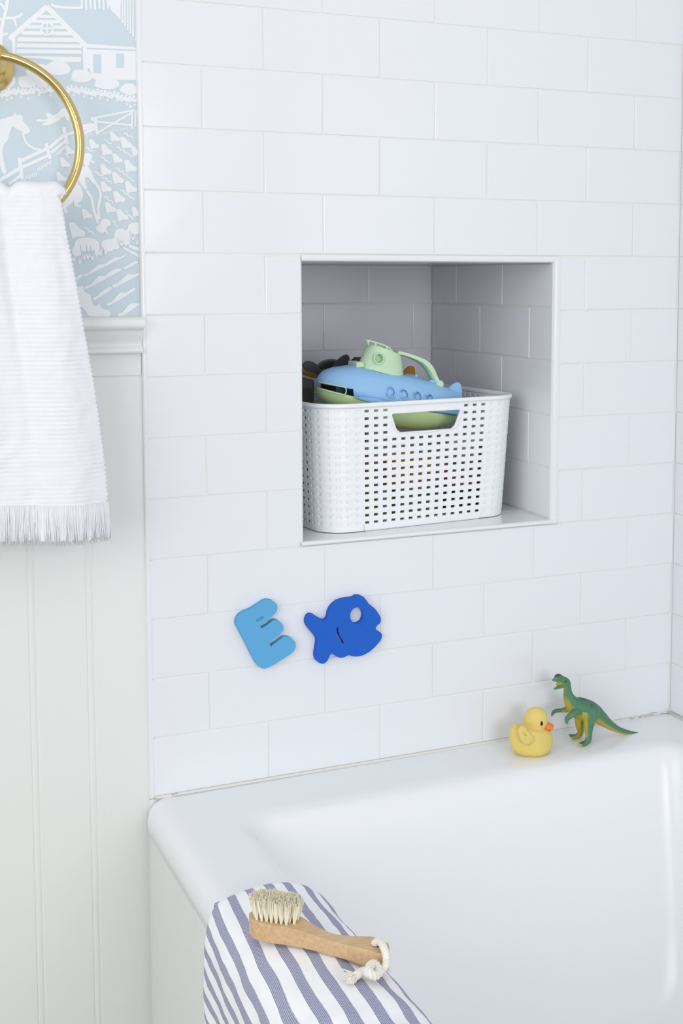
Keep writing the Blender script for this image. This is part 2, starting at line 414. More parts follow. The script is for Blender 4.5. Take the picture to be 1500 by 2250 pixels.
# stones
for cx, cy, rx, ry in ((395, 468, 92, 46), (556, 522, 72, 48), (730, 570, 84, 46), (885, 612, 60, 38), (262, 500, 80, 60), (190, 560, 70, 46), (60, 560, 44, 50), (290, 560, 60, 40)):
    blob(cx, cy, rx, ry, *A)
# sprigs
for sx, sy, nn in ((30, 650, 4), (60, 635, 3), (128, 630, 5), (175, 640, 3), (250, 615, 6), (330, 620, 4), (400, 620, 4), (490, 615, 5), (560, 625, 5), (610, 640, 3), (670, 640, 5), (720, 650, 3), (785, 655, 5), (850, 680, 4), (905, 685, 4)):
    for i in range(nn):
        an = -pi/2+(i-(nn-1)/2)*0.62; stroke([(sx+10*cos(an), sy+10*sin(an)+20), (sx+56*cos(an), sy+52*sin(an)+20)], 19, *A)
    blob(sx+18, sy+36, 9, 9, *A)
# bare tree
stroke([(5, 320), (12, 200), (40, 70), (52, -4)], 26, *A); stroke([(25, 120), (80, 125), (125, 115), (152, 92)], 20, *A); stroke([(95, 125), (112, 180)], 16, *A)
stroke([(10, 245), (55, 228)], 16, *A); stroke([(30, 60), (2, 20)], 18, *A); stroke([(20, 150), (-8, 120)], 18, *A)
# horse with its rein
poly([(-10, 838), (30, 815), (60, 802), (90, 795), (100, 766), (113, 788), (150, 790), (160, 828), (185, 860), (206, 888), (198, 912), (168, 920), (150, 900), (120, 890), (88, 868), (70, 900), (55, 960), (25, 1000), (20, 1060), (30, 1120), (46, 1185), (22, 1192), (4, 1150), (-10, 1060)], *A, smooth=2)
stroke([(155, 912), (185, 985), (245, 1024), (305, 1030)], 15, *A)
# hen
poly([(245, 826), (268, 816), (300, 824), (330, 808), (312, 790), (335, 772), (365, 792), (400, 770), (432, 742), (470, 762), (476, 800), (462, 832), (440, 800), (405, 828), (375, 842), (330, 862), (290, 857), (300, 842), (330, 832), (290, 836), (262, 836)], *A, smooth=2)
# fence
for a, b, w in (((-6, 1240), (142, 1152), 26), ((128, 1112), (322, 1020), 24), ((150, 1150), (335, 1066), 22), ((338, 1016), (442, 925), 24), ((350, 1048), (462, 958), 22), ((445, 930), (560, 888), 20), ((60, 1265), (150, 1200), 22), ((560, 888), (660, 850), 22), ((560, 920), (660, 880), 20)):
    stroke([a, b], w, *A)
for a, b, w in (((132, 1082), (152, 1228), 26), ((315, 985), (345, 1092), 24), ((436, 872), (462, 990), 28)):
    stroke([a, b], w, *A)
def ticks(x0, y0, x1, y1, n, sc, ox, oy, ln=34):
    for i in range(n):
        t = i/(n-1); x = x0+(x1-x0)*t; y = y0+(y1-y0)*t; stroke([(x, y), (x-6, y+ln*(0.7+0.3*((i*7) % 3)/2))], 8, sc, ox, oy)
ticks(150, 1218, 250, 1180, 9, *A); ticks(262, 1150, 350, 1100, 8, *A); ticks(395, 1040, 465, 985, 7, *A)
B = (4.787, 130, 230)
# gate
for a, b, w in (((365, 142), (790, 58), 22), ((385, 178), (770, 218), 22), ((405, 295), (765, 84), 22), ((372, 140), (402, 312), 32), ((768, 60), (764, 252), 24), ((802, 62), (800, 236), 20), ((215, 230), (352, 200), 24), ((225, 274), (382, 236), 20), ((340, 130), (352, 175), 28), ((350, 165), (400, 160), 18)):
    stroke([a, b], w, *B)
blob(750, 22, 20, 18, *B)
ticks(232, 330, 345, 285, 9, *B, ln=38); ticks(455, 290, 610, 250, 11, *B, ln=34); ticks(650, 250, 720, 232, 6, *B, ln=32)
# cabbages, furrow wiggles
for hx, hy, s_ in ((365, 415, 1), (495, 475, 1.15), (582, 340, 1), (702, 402, 1.2), (610, 566, 1), (745, 648, 1.25), (486, 686, 1.15), (615, 772, 1.2), (488, 866, 1.1), (750, 868, 1.2), (626, 972, 1.2), (535, 1082, 1.1), (660, 1162, 1.2), (288, 1150, 1.05), (185, 1322, 1.6), (805, 490, 1), (812, 1130, 1), (60, 610, 1), (20, 760, 1), (110, 480, 0.9)):
    s_ *= 1.22; poly([(hx+a*s_, hy+b*s_) for a, b in ((-42, -38), (-12, -42), (14, -10), (44, 8), (40, 34), (0, 34), (-24, 44), (-34, 8))], *B, smooth=2)
for a, b in (((275, 450), (360, 490)), ((465, 365), (550, 415)), ((600, 440), (775, 550)), ((675, 295), (780, 355)), ((440, 545), (535, 620)), ((590, 660), (795, 810)), ((375, 705), (555, 830)), ((645, 895), (795, 1005)), ((470, 965), (570, 1035)), ((690, 1115), (775, 1205)), ((555, 1215), (610, 1280)), ((265, 1290), (370, 1365)), ((60, 520), (110, 560))):
    d = math.hypot(b[0]-a[0], b[1]-a[1]); n = max(3, int(d/27)); nx, ny = -(b[1]-a[1])/d, (b[0]-a[0])/d
    stroke([(a[0]+(b[0]-a[0])*i/n+nx*7*(-1)**i, a[1]+(b[1]-a[1])*i/n+ny*7*(-1)**i) for i in range(n+1)], 15, *B)
# ploughman
blob(300, 545, 52, 36, *B, wob=0.04); stroke([(250, 556), (310, 575), (370, 612)], 24, *B); blob(288, 602, 38, 44, *B)
poly([(190, 670), (240, 655), (300, 650), (335, 700), (360, 760), (402, 830), (376, 842), (330, 800), (300, 760), (270, 775), (280, 830), (292, 892), (262, 888), (215, 815), (185, 760)], *B, smooth=2)
poly([(98, 800), (150, 745), (196, 760), (200, 830), (170, 930), (140, 1035), (70, 1085), (96, 1132), (60, 1142), (34, 1062), (40, 1000), (100, 930)], *B, smooth=2)
poly([(208, 838), (252, 925), (238, 1000), (192, 1048), (228, 1062), (222, 1080), (185, 1078), (155, 1050), (152, 970), (176, 890)], *B, smooth=2)
stroke([(285, 900), (340, 985), (362, 1110), (412, 1250)], 30, *B); stroke([(396, 840), (436, 940), (408, 1090), (420, 1210)], 30, *B)
blob(486, 1240, 55, 44, *B); blob(444, 1300, 58, 44, *B); stroke([(480, 1310), (505, 1355)], 22, *B)
# sheep
for cx, cy, rx, ry in ((285, 1470, 132, 78), (185, 1540, 52, 60), (395, 1530, 26, 70), (520, 1480, 82, 70), (590, 1460, 60, 60), (650, 1370, 78, 68), (800, 1300, 82, 66), (700, 1420, 30, 60), (725, 1370, 40, 60)):
    blob(cx, cy, rx, ry, *B, wob=0.06)
for sx, sy in ((215, 1640), (262, 1600), (300, 1590), (345, 1600), (430, 1555), (490, 1545), (655, 1455), (730, 1440), (775, 1395), (150, 1620), (820, 1440)):
    for dx in (-22, 0, 22): stroke([(sx, sy+34), (sx+dx*1.1, sy-32)], 15, *B, taper=True, layer=2)
for sx, sy in ((240, 1510), (300, 1500), (345, 1520), (640, 1440), (480, 1530), (760, 1360)):
    stroke([(sx, sy+60), (sx-18, sy-40)], 14, *B, white=False, layer=3, taper=True)
# furrows
for a, b, w in (((270, 1800), (690, 1592), 34), ((290, 1935), (645, 1740), 46), ((690, 1728), (820, 1660), 32), ((580, 1920), (835, 1785), 46), ((370, 2052), (545, 1940), 38), ((520, 2112), (792, 1950), 44), ((640, 2230), (835, 2105), 52), ((175, 1850), (240, 1800), 40), ((680, 1512), (835, 1600), 26), ((735, 1495), (835, 1535), 40)):
    w *= 1.7; d = math.hypot(b[0]-a[0], b[1]-a[1]); n = max(3, int(d/45)); nx, ny = (b[1]-a[1])/d, -(b[0]-a[0])/d
    top = [(a[0]+(b[0]-a[0])*i/n+nx*w*(0.35+0.4*((i*5+3) % 4)/3)*sin(pi*min(max(i/n, 0.06), 0.94))**0.4, a[1]+(b[1]-a[1])*i/n+ny*w*(0.35+0.4*((i*5+3) % 4)/3)*sin(pi*min(max(i/n, 0.06), 0.94))**0.4) for i in range(n+1)]
    poly(top+[(b[0]-nx*5, b[1]-ny*5), (a[0]-nx*5, a[1]-ny*5)], *B, smooth=2)
poly([(185, 1925), (255, 1908), (262, 1968), (325, 1998), (350, 2085), (382, 2122), (425, 2088), (445, 2142), (522, 2162), (532, 2225), (320, 2225), (285, 2180), (215, 2100), (195, 2000)], *B, smooth=2)
# printed repeat: the same motif carried on to the left and above
wv = 0
for rx in range(0, 6):
    for rz in range(0, 3):
        dx = -0.196*rx; dz = 0.415*rz
        for li, (lay, mi, pts) in enumerate(PATT):
            P = [(min(x, 0.0035 if rx == 0 else 0.0035)+dx, z+dz) for x, z in pts]
            if rx and max(p[0] for p in P) > -0.185: P = [(min(p[0], -0.19*rx+0.0), p[1]) for p in P]
            if max(p[1] for p in P) > CEILZ or min(p[1] for p in P) < RZ1-0.02: continue
            y = WPY-0.0002*lay-0.0000006*li
            wl.add([(p[0], y, p[1]) for p in P], [list(range(len(P)))], mi)
wl_o = struct(wl.build('wall_left', [PAPERB, PAPERW], smooth=False, normals=False))

# beadboard panelling under the chair rail
pn = MB(); PY = 0.004
prof = []
x = -0.0675
grooves = []
gx = -0.071
while gx > XL+0.1: grooves.append(gx); gx -= 0.0715
prof.append((0.0005, PY+0.001)); prof.append((-0.0003, PY))
for g in grooves:
    prof += [(g+0.0055, PY), (g+0.0042, PY+0.0009), (g+0.0034, PY+0.0009), (g+0.0026, PY+0.0002), (g, PY-0.0003), (g-0.0026, PY+0.0002), (g-0.0034, PY+0.0009), (g-0.0042, PY+0.0009), (g-0.0055, PY)]
prof.append((XL, PY))
pn.grid([[(a, b, 0.0) for a, b in prof], [(a, b, RZ1-0.012) for a, b in prof]], False)
# flat band under the rail
pn.box(XL, -0.0010, PY-0.0018, PY+0.002, 1.062, RZ1-0.01)
struct(pn.build('trim_1', PAINT, smooth=False, bevel=0.0006))
# chair rail moulding
cr = MB()
pr = [(0.006, 1.1366), (-0.004, 1.1366), (-0.0125, 1.1362), (-0.0185, 1.1345), (-0.0215, 1.131), (-0.0222, 1.1265), (-0.0205, 1.1225), (-0.0165, 1.1205), (-0.0135, 1.1195), (-0.0125, 1.1175), (-0.0105, 1.1125), (-0.0065, 1.1075), (-0.0038, 1.1035), (-0.0032, 1.1008), (-0.0045, 1.0988), (-0.0078, 1.0970), (-0.0095, 1.0945), (-0.0092, 1.0918), (-0.0068, 1.0900), (0.006, 1.0900)]
cr.grid([[(XL, a, b) for a, b in pr], [(-0.0012, a, b) for a, b in pr]], True, 0, True)
struct(cr.build('trim_2', PAINT, smooth=True, autosm=0.9))

wr = MB()
wr.quad((XR+GY, 0, 0), (XR+GY, -1.62, 0), (XR+GY, -1.62, CEILZ), (XR+GY, 0, CEILZ), 1)
for k in range(-13, 19):
    z1, z0 = min(zrow(k), CEILZ), zrow(k+1)
    js = [0.0]+[m*HX for m in range(1, 20) if (m % 2 == 1) == (k % 2 == 1)]+[1.62]
    for a, b in zip(js, js[1:]): tile(wr, (XR+GY, 0, 0), (0, -1, 0), (0, 0, 1), (-1, 0, 0), a, b, z0, z1)
struct(wr.build('wall_right', [TILE, GROUT], smooth=False))
fl = MB(); fl.box(-2.2, 1.0, -3.6, 0.012, -0.03, 0.0); struct(fl.build('floor', FLOORM, smooth=False))
ce = MB(); ce.box(-2.2, 1.0, -2.0, 0.012, CEILZ, CEILZ+0.03); struct(ce.build('ceiling', CEIL, smooth=False))

# ------------------------------------------------------------------ bathtub
TZ = 0.510
def rrect(x0, x1, y0, y1, r, z, n=8):
    """rounded rectangle, counter-clockwise; r = radius or (front-left, front-right, back-right, back-left)"""
    rs = r if isinstance(r, tuple) else (r,)*4; out = []
    cs = ((x0, y0, pi), (x1, y0, 1.5*pi), (x1, y1, 0), (x0, y1, 0.5*pi))
    for (cx, cy, a0), rr in zip(cs, rs):
        ox = cx+rr if cx == x0 else cx-rr; oy = cy+rr if cy == y0 else cy-rr
        for i in range(n+1):
            a = a0+0.5*pi*i/n; out.append((ox+rr*cos(a), oy+rr*sin(a), z))
    return out
tub = thing('bathtub', 'white glossy built-in bathtub below the tiled wall', 'bathtub', (0.4, -0.75, 0.0))
tb = MB(); rows = []
OX0, OX1, OY0, OY1 = -0.006, XR-0.0015, -1.54, -0.0008
for ins, z in ((0.014, 0.4655), (0.004, 0.4645), (0.0, 0.469), (0.0, 0.486), (0.002, 0.4965), (0.0075, 0.505), (0.0155, 0.5092), (0.024, TZ)):
    e = ins if z > 0.486 else ins*0.8
    rows.append(rrect(OX0+e, OX1-min(e, 0.001), OY0+e, OY1-min(e, 0.001), (0.03, 0.004, 0.003, 0.012), z, 10))
rows.append(rrect(OX0+0.034, OX1-0.012, OY0+0.034, OY1-0.010, (0.03, 0.006, 0.006, 0.010), TZ, 10))
# inside: rounded lip, sloping walls, floor
IX0, IX1, IY0, IY1 = 0.086, 0.748, -1.42, -0.104
for ins, z, r in ((-0.022, TZ, 0.046), (-0.012, TZ-0.0001, 0.042), (0.0, 0.5085, 0.040), (0.007, 0.505, 0.038), (0.0125, 0.4985, 0.036), (0.0165, 0.488, 0.036), (0.022, 0.46, 0.038), (0.032, 0.38, 0.044), (0.044, 0.28, 0.054), (0.056, 0.21, 0.066), (0.070, 0.165, 0.08), (0.094, 0.135, 0.09), (0.13, 0.122, 0.10), (0.18, 0.118, 0.08)):
    back = ins*1.05+max(0, (0.5-z))*0.12
    rows.append(rrect(IX0+ins*0.8, IX1-ins*(0.45 if z > 0.2 else 0.6), IY0+ins+max(0, 0.5-z)*0.35, IY1-back, r, z, 10))
tb.grid(rows, True, 0, False); n = len(rows[0]); o0 = len(tb.v)-n; tb.f.append([o0+i for i in range(n)]); tb.mi.append(0)
tb.build('basin', ENAMEL, tub, smooth=True, autosm=0.9)
ap = MB()
ap.box(-0.001, 0.012, -0.222, -0.003, 0.0, 0.4652); ap.box(-0.0042, 0.012, -1.52, -0.225, 0.0, 0.4652)
ap.build('apron', PAINT, tub, smooth=False, bevel=0.0012)
ck = MB()
ck.tube([(x_, -0.0012, TZ+0.0006) for x_ in [0.006+i*0.03 for i in range(28)] if x_ < XR-0.004], 0.0024, 8)
ck.tube([(XR-0.003, -0.004-i*0.1, TZ+0.0006) for i in range(15)], 0.0032, 8)
tko = struct(ck.build('trim_3', CAULK))
# hairline cracks in the sealant
cc = MB()
def crack(pts, w):
    q = [at(px, py, 1, -0.0052) for px, py in pts]; cc.tube(q, w, 5)
for pts, w in (([(328, 1757), (334, 1756), (342, 1754)], 0.0003), ([(376, 1745.5), (383, 1745), (390, 1743)], 0.00028)): crack(pts, w)
for pts in ([(1384, 1580), (1393, 1578)], [(1402, 1576.5), (1410, 1575)], [(1416, 1574.5), (1420, 1574)], [(1430, 1567.5), (1436, 1565.5), (1442, 1566)], [(1450, 1570), (1454, 1568), (1468, 1568), (1480, 1571), (1494, 1574)]): crack(pts, 0.0003)
struct(cc.build('trim_4', CRACK))

# ------------------------------------------------------------------ brass towel ring and towel
ring = thing('towel_ring', 'polished brass towel ring mounted on the blue wallpaper', 'towel ring', (-0.178, WPY, 1.433))
rp = MB(); RC = Vector((-0.178, WPY, 1.433))
rp.lathe([(0.001, 0.0), (0.0305, 0.0), (0.0308, 0.0025), (0.0290, 0.0045), (0.0245, 0.0052), (0.0225, 0.0075), (0.0205, 0.0085), (0.0175, 0.009), (0.014, 0.012), (0.0095, 0.016), (0.008, 0.022), (0.008, 0.04), (0.001, 0.04)], RC, (0, -1, 0), 48)
rp.build('backplate', BRASS, ring, autosm=0.8)
kb = MB(); KC = Vector((-0.1785, -0.046, 1.4405))
kb.lathe([(0.001, -0.012), (0.006, -0.0118), (0.0092, -0.010), (0.0098, -0.007), (0.0092, -0.004), (0.0092, 0.004), (0.0098, 0.007), (0.0092, 0.010), (0.006, 0.0118), (0.001, 0.012)], KC, (0, -1, 0), 32)
kb.build('knob', BRASS, ring, autosm=0.8)
rg = MB(); RR = 0.0975; CC = Vector((-0.1785, -0.046, 1.3425))
rg.tube([CC+Vector((RR*cos(a), 0.004*sin(a), RR*sin(a))) for a in [2*pi*i/96 for i in range(96)]], 0.0056, 14, closed=True)
rg.build('ring', BRASS, ring)

TOW = thing('hand_towel', 'white ribbed hand towel with fringe hanging from the brass ring', 'towel', (-0.178, -0.05, 0.9))
XC = -0.179
right_tab = [(402, 126), (412, 132), (430, 136), (480, 143), (540, 155), (620, 169), (700, 182), (800, 200), (900, 215), (1000, 228), (1080, 236), (1108, 236)]
YF = -0.062
def half_w(py):
    return at(smooth_tab(right_tab, py), py, 1, YF).x - XC
NZR, NC = 560, 72
def topz(c):                      # the gathered upper edge is uneven
    px = c
    return 1.2935+0.003*sin(2.2*c+0.6)-0.0065*exp(-((c-0.19)/0.08)**2)+0.002*exp(-((c-0.85)/0.1)**2)-0.004*exp(-((abs(c)-1)/0.06)**2)
def foldy(c, t):
    a = 0.006+0.008*min(1, t*2.2)
    crease = 0.02+0.26*min(1, t*1.6)
    y = -a*exp(-((c-0.62)/0.33)**2) - a*exp(-((c+0.55)/0.34)**2) + 0.009*exp(-((c-crease)/0.085)**2)*(1-0.75*t)*min(1, 0.15+t*9) + 0.003*sin(5*c+2*t)*t
    return y
tw = MB(); rows = []
zb_mid, zb_r = at(5, 1116, 1, YF).z, at(234, 1106, 1, YF).z
pyv = lambda z: PY0 - (z-CAM.z)*1000
for i in range(0, 26):            # back layer rising to the ring
    t = i/25
    rows.append([Vector((XC+(2*j/NC-1)*(0.104-0.028*t), -0.034+0.003*sin(9*j/NC), 0.965+(topz(2*j/NC-1)-0.014-0.965)*t)) for j in range(NC+1)])
for i in range(1, 8):             # roll over the ring
    a = pi*i/8
    rows.append([Vector((XC+(2*j/NC-1)*0.0775, -0.034-(0.016-0.5*foldy(2*j/NC-1, 0))*(1-cos(a)), topz(2*j/NC-1)-0.014+0.014*sin(a))) for j in range(NC+1)])
NF = NZR
for i in range(NF+1):
    t = i/NF; row = []
    for j in range(NC+1):
        c = 2*j/NC-1
        zt = topz(c)-0.014; zb = zb_mid+(zb_r-zb_mid)*min(1, max(0, c))
        z = zt+(zb-zt)*t
        d = (at(0, 0, 1, YF)-CAM)
        py = 405+(1108-405)*t
        hw = half_w(py)
        rib = sin(2*pi*z/0.0054)
        x_ = XC+c*hw
        if abs(c) > 0.97: x_ += 0.0009*rib*(1 if c > 0 else -1)+0.0005*noise.noise(Vector((z*400, c, 0)))
        wob = noise.noise(Vector((c*3, z*25, 1.7)))
        y = -0.066+foldy(c, t)+0.00028*rib*(0.6+1.1*wob)+0.0016*noise.noise(Vector((c*2.5, z*9, 0)))+0.0012*noise.noise(Vector((c*9, z*60, 3)))
        row.append(Vector((x_, y, z)))
    rows.append(row)
tw.grid(rows, False)
tw.build('cloth', TERRY, TOW, solid=0.0022)
fr = MB(); last = rows[-1]
hem = [Vector((p.x, p.y-0.0006, p.z)) for p in last]
for k in range(620):
    s = (k+random.random())/620; j = s*(NC-0.001); a = int(j); p = last[a].lerp(last[a+1], j-a)
    ln = 0.0445+random.uniform(-0.005, 0.002); dx = random.uniform(-0.002, 0.002)+0.002*(s-0.5); yo = random.uniform(-0.0012, 0.0022)
    pts = [p+Vector((0, yo*0.4, 0.003)), p+Vector((dx*0.25+random.uniform(-0.0004, 0.0004), yo, -ln*0.35)), p+Vector((dx*0.6+random.uniform(-0.0006, 0.0006), yo*1.3, -ln*0.7)), p+Vector((dx, yo*1.5, -ln))]
    fr.tube(pts, [0.0006, 0.0006, 0.00055, 0.0004], 5)
for q in (0.0, 0.0012):                # the dense back of the fringe
    fr.grid([[last[j]+Vector((0.002*(j/NC-0.5)*f, q+0.0010*sin(j*1.9+f*2)*f, 0.002-f*(0.042+0.0040*noise.noise(Vector((j*0.7, q*900, 5)))))) for j in range(NC+1)] for f in (0, 0.3, 0.6, 0.85, 1.0)], False)
fo = fr.build('fringe', TERRY, TOW); fo['kind'] = 'stuff'

# ------------------------------------------------------------------ foam letter and foam fish on the tiles
FT = 0.0088
def foam(pts, n=3): return [at(480+a/3.75, 1290+b/3.75, 1, -FT-0.0004) for a, b in spline(pts, n, True)]
e_top = [(176, 236), (190, 218), (215, 203), (270, 178), (330, 140), (375, 112), (405, 106), (445, 112), (478, 140), (486, 175), (474, 208), (448, 236), (428, 248)]
e_out = []
def seg(pts, n): e_out.extend(spline(pts, n)[:-1])
seg([(150, 262), (176, 226), (215, 203), (270, 178), (330, 140), (375, 112), (405, 105), (445, 112), (478, 140), (486, 175), (474, 208), (448, 236), (420, 262)], 4)
seg([(420, 262), (380, 292), (341, 318)], 2); seg([(341, 318), (348, 330), (356, 342)], 2); seg([(356, 342), (410, 308), (452, 274)], 2)
seg([(452, 274), (482, 272), (515, 292), (534, 325), (532, 358), (512, 385), (488, 404)], 4)
seg([(488, 404), (450, 430), (418, 456)], 2); seg([(418, 456), (424, 472), (431, 490)], 2); seg([(431, 490), (490, 446), (535, 412)], 2)
seg([(535, 412), (570, 408), (605, 424), (632, 456), (636, 492), (622, 526), (590, 556), (540, 588), (470, 632), (410, 664), (378, 674), (345, 664), (318, 636), (290, 590), (220, 450), (165, 345), (146, 300), (150, 262)], 4)
letter = plate([at(480+a/3.75, 1290+b/3.75, 1, -FT-0.0004) for a, b in e_out], [], (0, FT, 0)).build('foam_letter', FOAML, smooth=False, bevel=0.0007)
tag(letter, 'light blue foam letter E stuck tilted on the white tile wall', 'bath toy')
# its tiny stamped mark, a child of the letter
st = MB()
def glyph(strokes, cx, cy, ang=-0.52, h=5.2):
    for s_ in strokes:
        q = [at(cx+(a*cos(ang)-b*sin(ang))*h, cy+(a*sin(ang)+b*cos(ang))*h, 1, -FT-0.0006) for a, b in s_]
        st.tube(q, 0.00022, 4)
glyph([[(-0.4, -0.5), (0.4, 0.5)], [(0.4, -0.5), (-0.4, 0.5)]], 564.5, 1363)
glyph([[(0.5*cos(a), 0.5*sin(a)) for a in [2*pi*i/12 for i in range(13)]]], 570.5, 1360)
glyph([[(-0.5, 0.5), (-0.4, -0.5), (0, 0.3), (0.4, -0.5), (0.5, 0.5)]], 576.2, 1356.8)
st_o = st.build('stamped_mark', INK); st_o.parent = letter
fish_out = [(722, 268), (742, 230), (778, 224), (820, 250), (860, 270), (886, 268), (902, 240), (908, 205), (928, 165), (962, 130), (1010, 105), (1060, 93), (1108, 88), (1138, 72), (1180, 74), (1212, 100), (1238, 138), (1288, 178), (1324, 230), (1338, 268), (1328, 298), (1302, 322), (1296, 344), (1306, 362), (1332, 372), (1347, 398), (1336, 436), (1292, 490), (1232, 540), (1172, 568), (1112, 572), (1070, 561), (1040, 577), (1000, 582), (962, 566), (936, 548), (916, 566), (898, 606), (868, 630), (834, 627), (806, 600), (797, 558), (805, 500), (813, 445), (800, 408), (758, 358), (726, 310)]
eye = [at(480+(1140+55*cos(a)-6*sin(a))/3.75, 1290+(235+67*sin(a)+4*cos(a))/3.75, 1, -FT-0.0004) for a in [2*pi*i/28 for i in range(28)]]
gill = foam([(986, 324), (974, 345), (972, 380), (984, 415), (1008, 448), (1032, 466), (1026, 446), (1008, 418), (994, 385), (986, 350)], 2)
fish = plate(foam(fish_out, 4), [eye, gill], (0, FT, 0)).build('foam_fish', FOAMD, smooth=False, bevel=0.0007)
tag(fish, 'dark blue foam fish with a round eye hole stuck on the white tile wall', 'bath toy')

# ------------------------------------------------------------------ basket in the niche
BTH = math.radians(6.0); BC = Vector((0.4125-0.153*sin(BTH), 0.030+0.153*cos(BTH), NZ0+0.001))
BH = 0.1795; BA, BB, BR = 0.1660, 0.153, 0.045
def bpt(s, z, out=0.0):
    """point on the basket wall: s = arc length from the middle of the front, z = height"""
    k = 1-0.058*(1-z/BH); a, b, R = BA, BB, BR
    fl, sl, ar = 2*(a-R), 2*(b-R), pi*R/2
    per = 2*fl+2*sl+4*ar; s = (s+fl/2) % per
    segs = ((fl, 0), (ar, 1), (sl, 0), (ar, 1), (fl, 0), (ar, 1), (sl, 0), (ar, 1))
    starts = [(-(a-R), -b, 0.0), (a-R, -b, 0.0), (a, -(b-R), pi/2), (a, b-R, pi/2), (a-R, b, pi), (-(a-R), b, pi), (-a, b-R, 1.5*pi), (-a, -(b-R), 1.5*pi)]
    for (ln, arc), (x0, y0, dirn) in zip(segs, starts):
        if s <= ln+1e-9:
            if not arc:
                p = Vector((x0+cos(dirn)*s, y0+sin(dirn)*s)); nrm = Vector((sin(dirn), -cos(dirn)))
            else:
                cx, cy = x0-sin(dirn)*R, y0+cos(dirn)*R; an = dirn-pi/2+s/R
                nrm = Vector((cos(an), sin(an))); p = Vector((cx, cy))+nrm*R
            p = p*k+nrm*out
            return Vector((BC.x+p.x*cos(BTH)-p.y*sin(BTH), BC.y+p.x*sin(BTH)+p.y*cos(BTH), BC.z+z))
        s -= ln
    return bpt(0, z, out)
PER = 2*2*(BA-BR)+2*2*(BB-BR)+2*pi*BR
NCOL = round(PER/0.0149); PC = PER/NCOL; NROW = 16; PRW = 0.01050; ZH0 = 0.0112
HWD, HHT = 0.0074, 0.0037
basket = thing('storage_basket', 'white plastic woven basket full of toys in the tiled niche', 'basket', BC)
bk = MB()
# vertical stations and height stations
sv = []
for c in range(NCOL):
    s0 = (c+0.5)*PC; sv += [(s0-PC/2, 'g'), (s0-HWD/2, 'h'), (s0+HWD/2, 'e')]
zs = [0.0, 0.004, 0.009]
for r in range(NROW): zs += [ZH0+r*PRW-HHT/2, ZH0+r*PRW+HHT/2, ZH0+(r+0.5)*PRW]
zs[-1] = ZH0+NROW*PRW-0.003
zs += [BH-0.006, BH]
nz = len(zs); ns = len(sv)
ARC = pi*BR/2; FLH = BA-BR
def colmode(c):
    s = (c+0.5)*PC; s = s if s < PER/2 else s-PER
    if abs(s) < 7*PC: return 'open'
    if abs(s) < FLH+ARC+0.002: return 'dimple'
    return 'open'
def woven(i, k):
    """outward bulge where the bands cross"""
    if k < 3 or k > 2+3*NROW: return 0.0
    r = (k-3)//3; q = (k-3) % 3; c = i//3
    return 0.0005*(1 if (r+c) % 2 else 0.2) if (q == 2 and sv[i][1] == 'g') else (0.0002 if q == 2 else 0.0)
HB_C = (NCOL-4, NCOL-3, NCOL-2, NCOL-1, 0, 1, 2, 3)        # the eight columns the handle takes
HROW = NROW-4                                               # and the four top rows
V = [[bpt(sv[i][0], zs[k], woven(i, k)) for k in range(nz)] for i in range(ns)]
vs = [p for col in V for p in col]; fs = []
vext = len(vs); extra = []
for i in range(ns):
    j = (i+1) % ns; c = i//3
    for k in range(nz-1):
        hole_row = k >= 3 and (k-3) % 3 == 0 and k < 3+3*NROW
        r = (k-3)//3
        if c in HB_C and k >= 3+3*HROW-1 and k <= 2+3*NROW-1 : continue
        quad = [i*nz+k, j*nz+k, j*nz+k+1, i*nz+k+1]
        if hole_row and sv[i][1] == 'h':
            if colmode(c) == 'open': continue
            a = vext+len(extra)
            m0 = (sv[i][0], sv[j][0]); z0, z1 = zs[k], zs[k+1]
            for s_, z_ in ((m0[0]+0.0004, z0+0.0003), (m0[1]-0.0004, z0+0.0003), (m0[1]-0.0004, z1-0.0003), (m0[0]+0.0004, z1-0.0003)): extra.append(bpt(s_, z_, -0.0019))
            for q in range(4): fs.append([quad[q], quad[(q+1) % 4], a+(q+1) % 4, a+q])
            fs.append([a, a+1, a+2, a+3]); continue
        fs.append(quad)
bk.add(vs+extra, fs)
# handle panel: flat face with a rounded trapezoid opening
k0, k1 = 3+3*HROW-1, 2+3*NROW; ia = (NCOL-4)*3; ib = 4*3
idx = [(ia+q) % ns for q in range(8*3+1)]
outer = [V[i][k0] for i in idx]+[V[idx[-1]][k] for k in range(k0+1, k1)]+[V[i][k1] for i in idx[::-1]]+[V[idx[0]][k] for k in range(k1-1, k0, -1)]
def hp(sx, z): return bpt(sx, z, 0.0)
HT, HBm = BH-0.0165, BH-0.0435
trap = [(-0.0575, HT-0.002), (-0.0555, HT), (0.0555, HT), (0.0575, HT-0.002), (0.0515, HBm+0.009), (0.0490, HBm+0.004), (0.0435, HBm), (-0.0435, HBm), (-0.0490, HBm+0.004), (-0.0515, HBm+0.009)]
bm = bmesh.new(); lv = []
for lp in (outer, [hp(a, b) for a, b in trap]):
    q = [bm.verts.new(p) for p in lp]; lv.append(q)
    for a, b in zip(q, q[1:]+q[:1]): bm.edges.new((a, b))
bmesh.ops.triangle_fill(bm, use_beauty=True, use_dissolve=False, edges=bm.edges[:]); bm.verts.index_update()
bk.add([v.co.copy() for v in bm.verts], [[v.index for v in f.verts] for f in bm.faces]); bm.free()
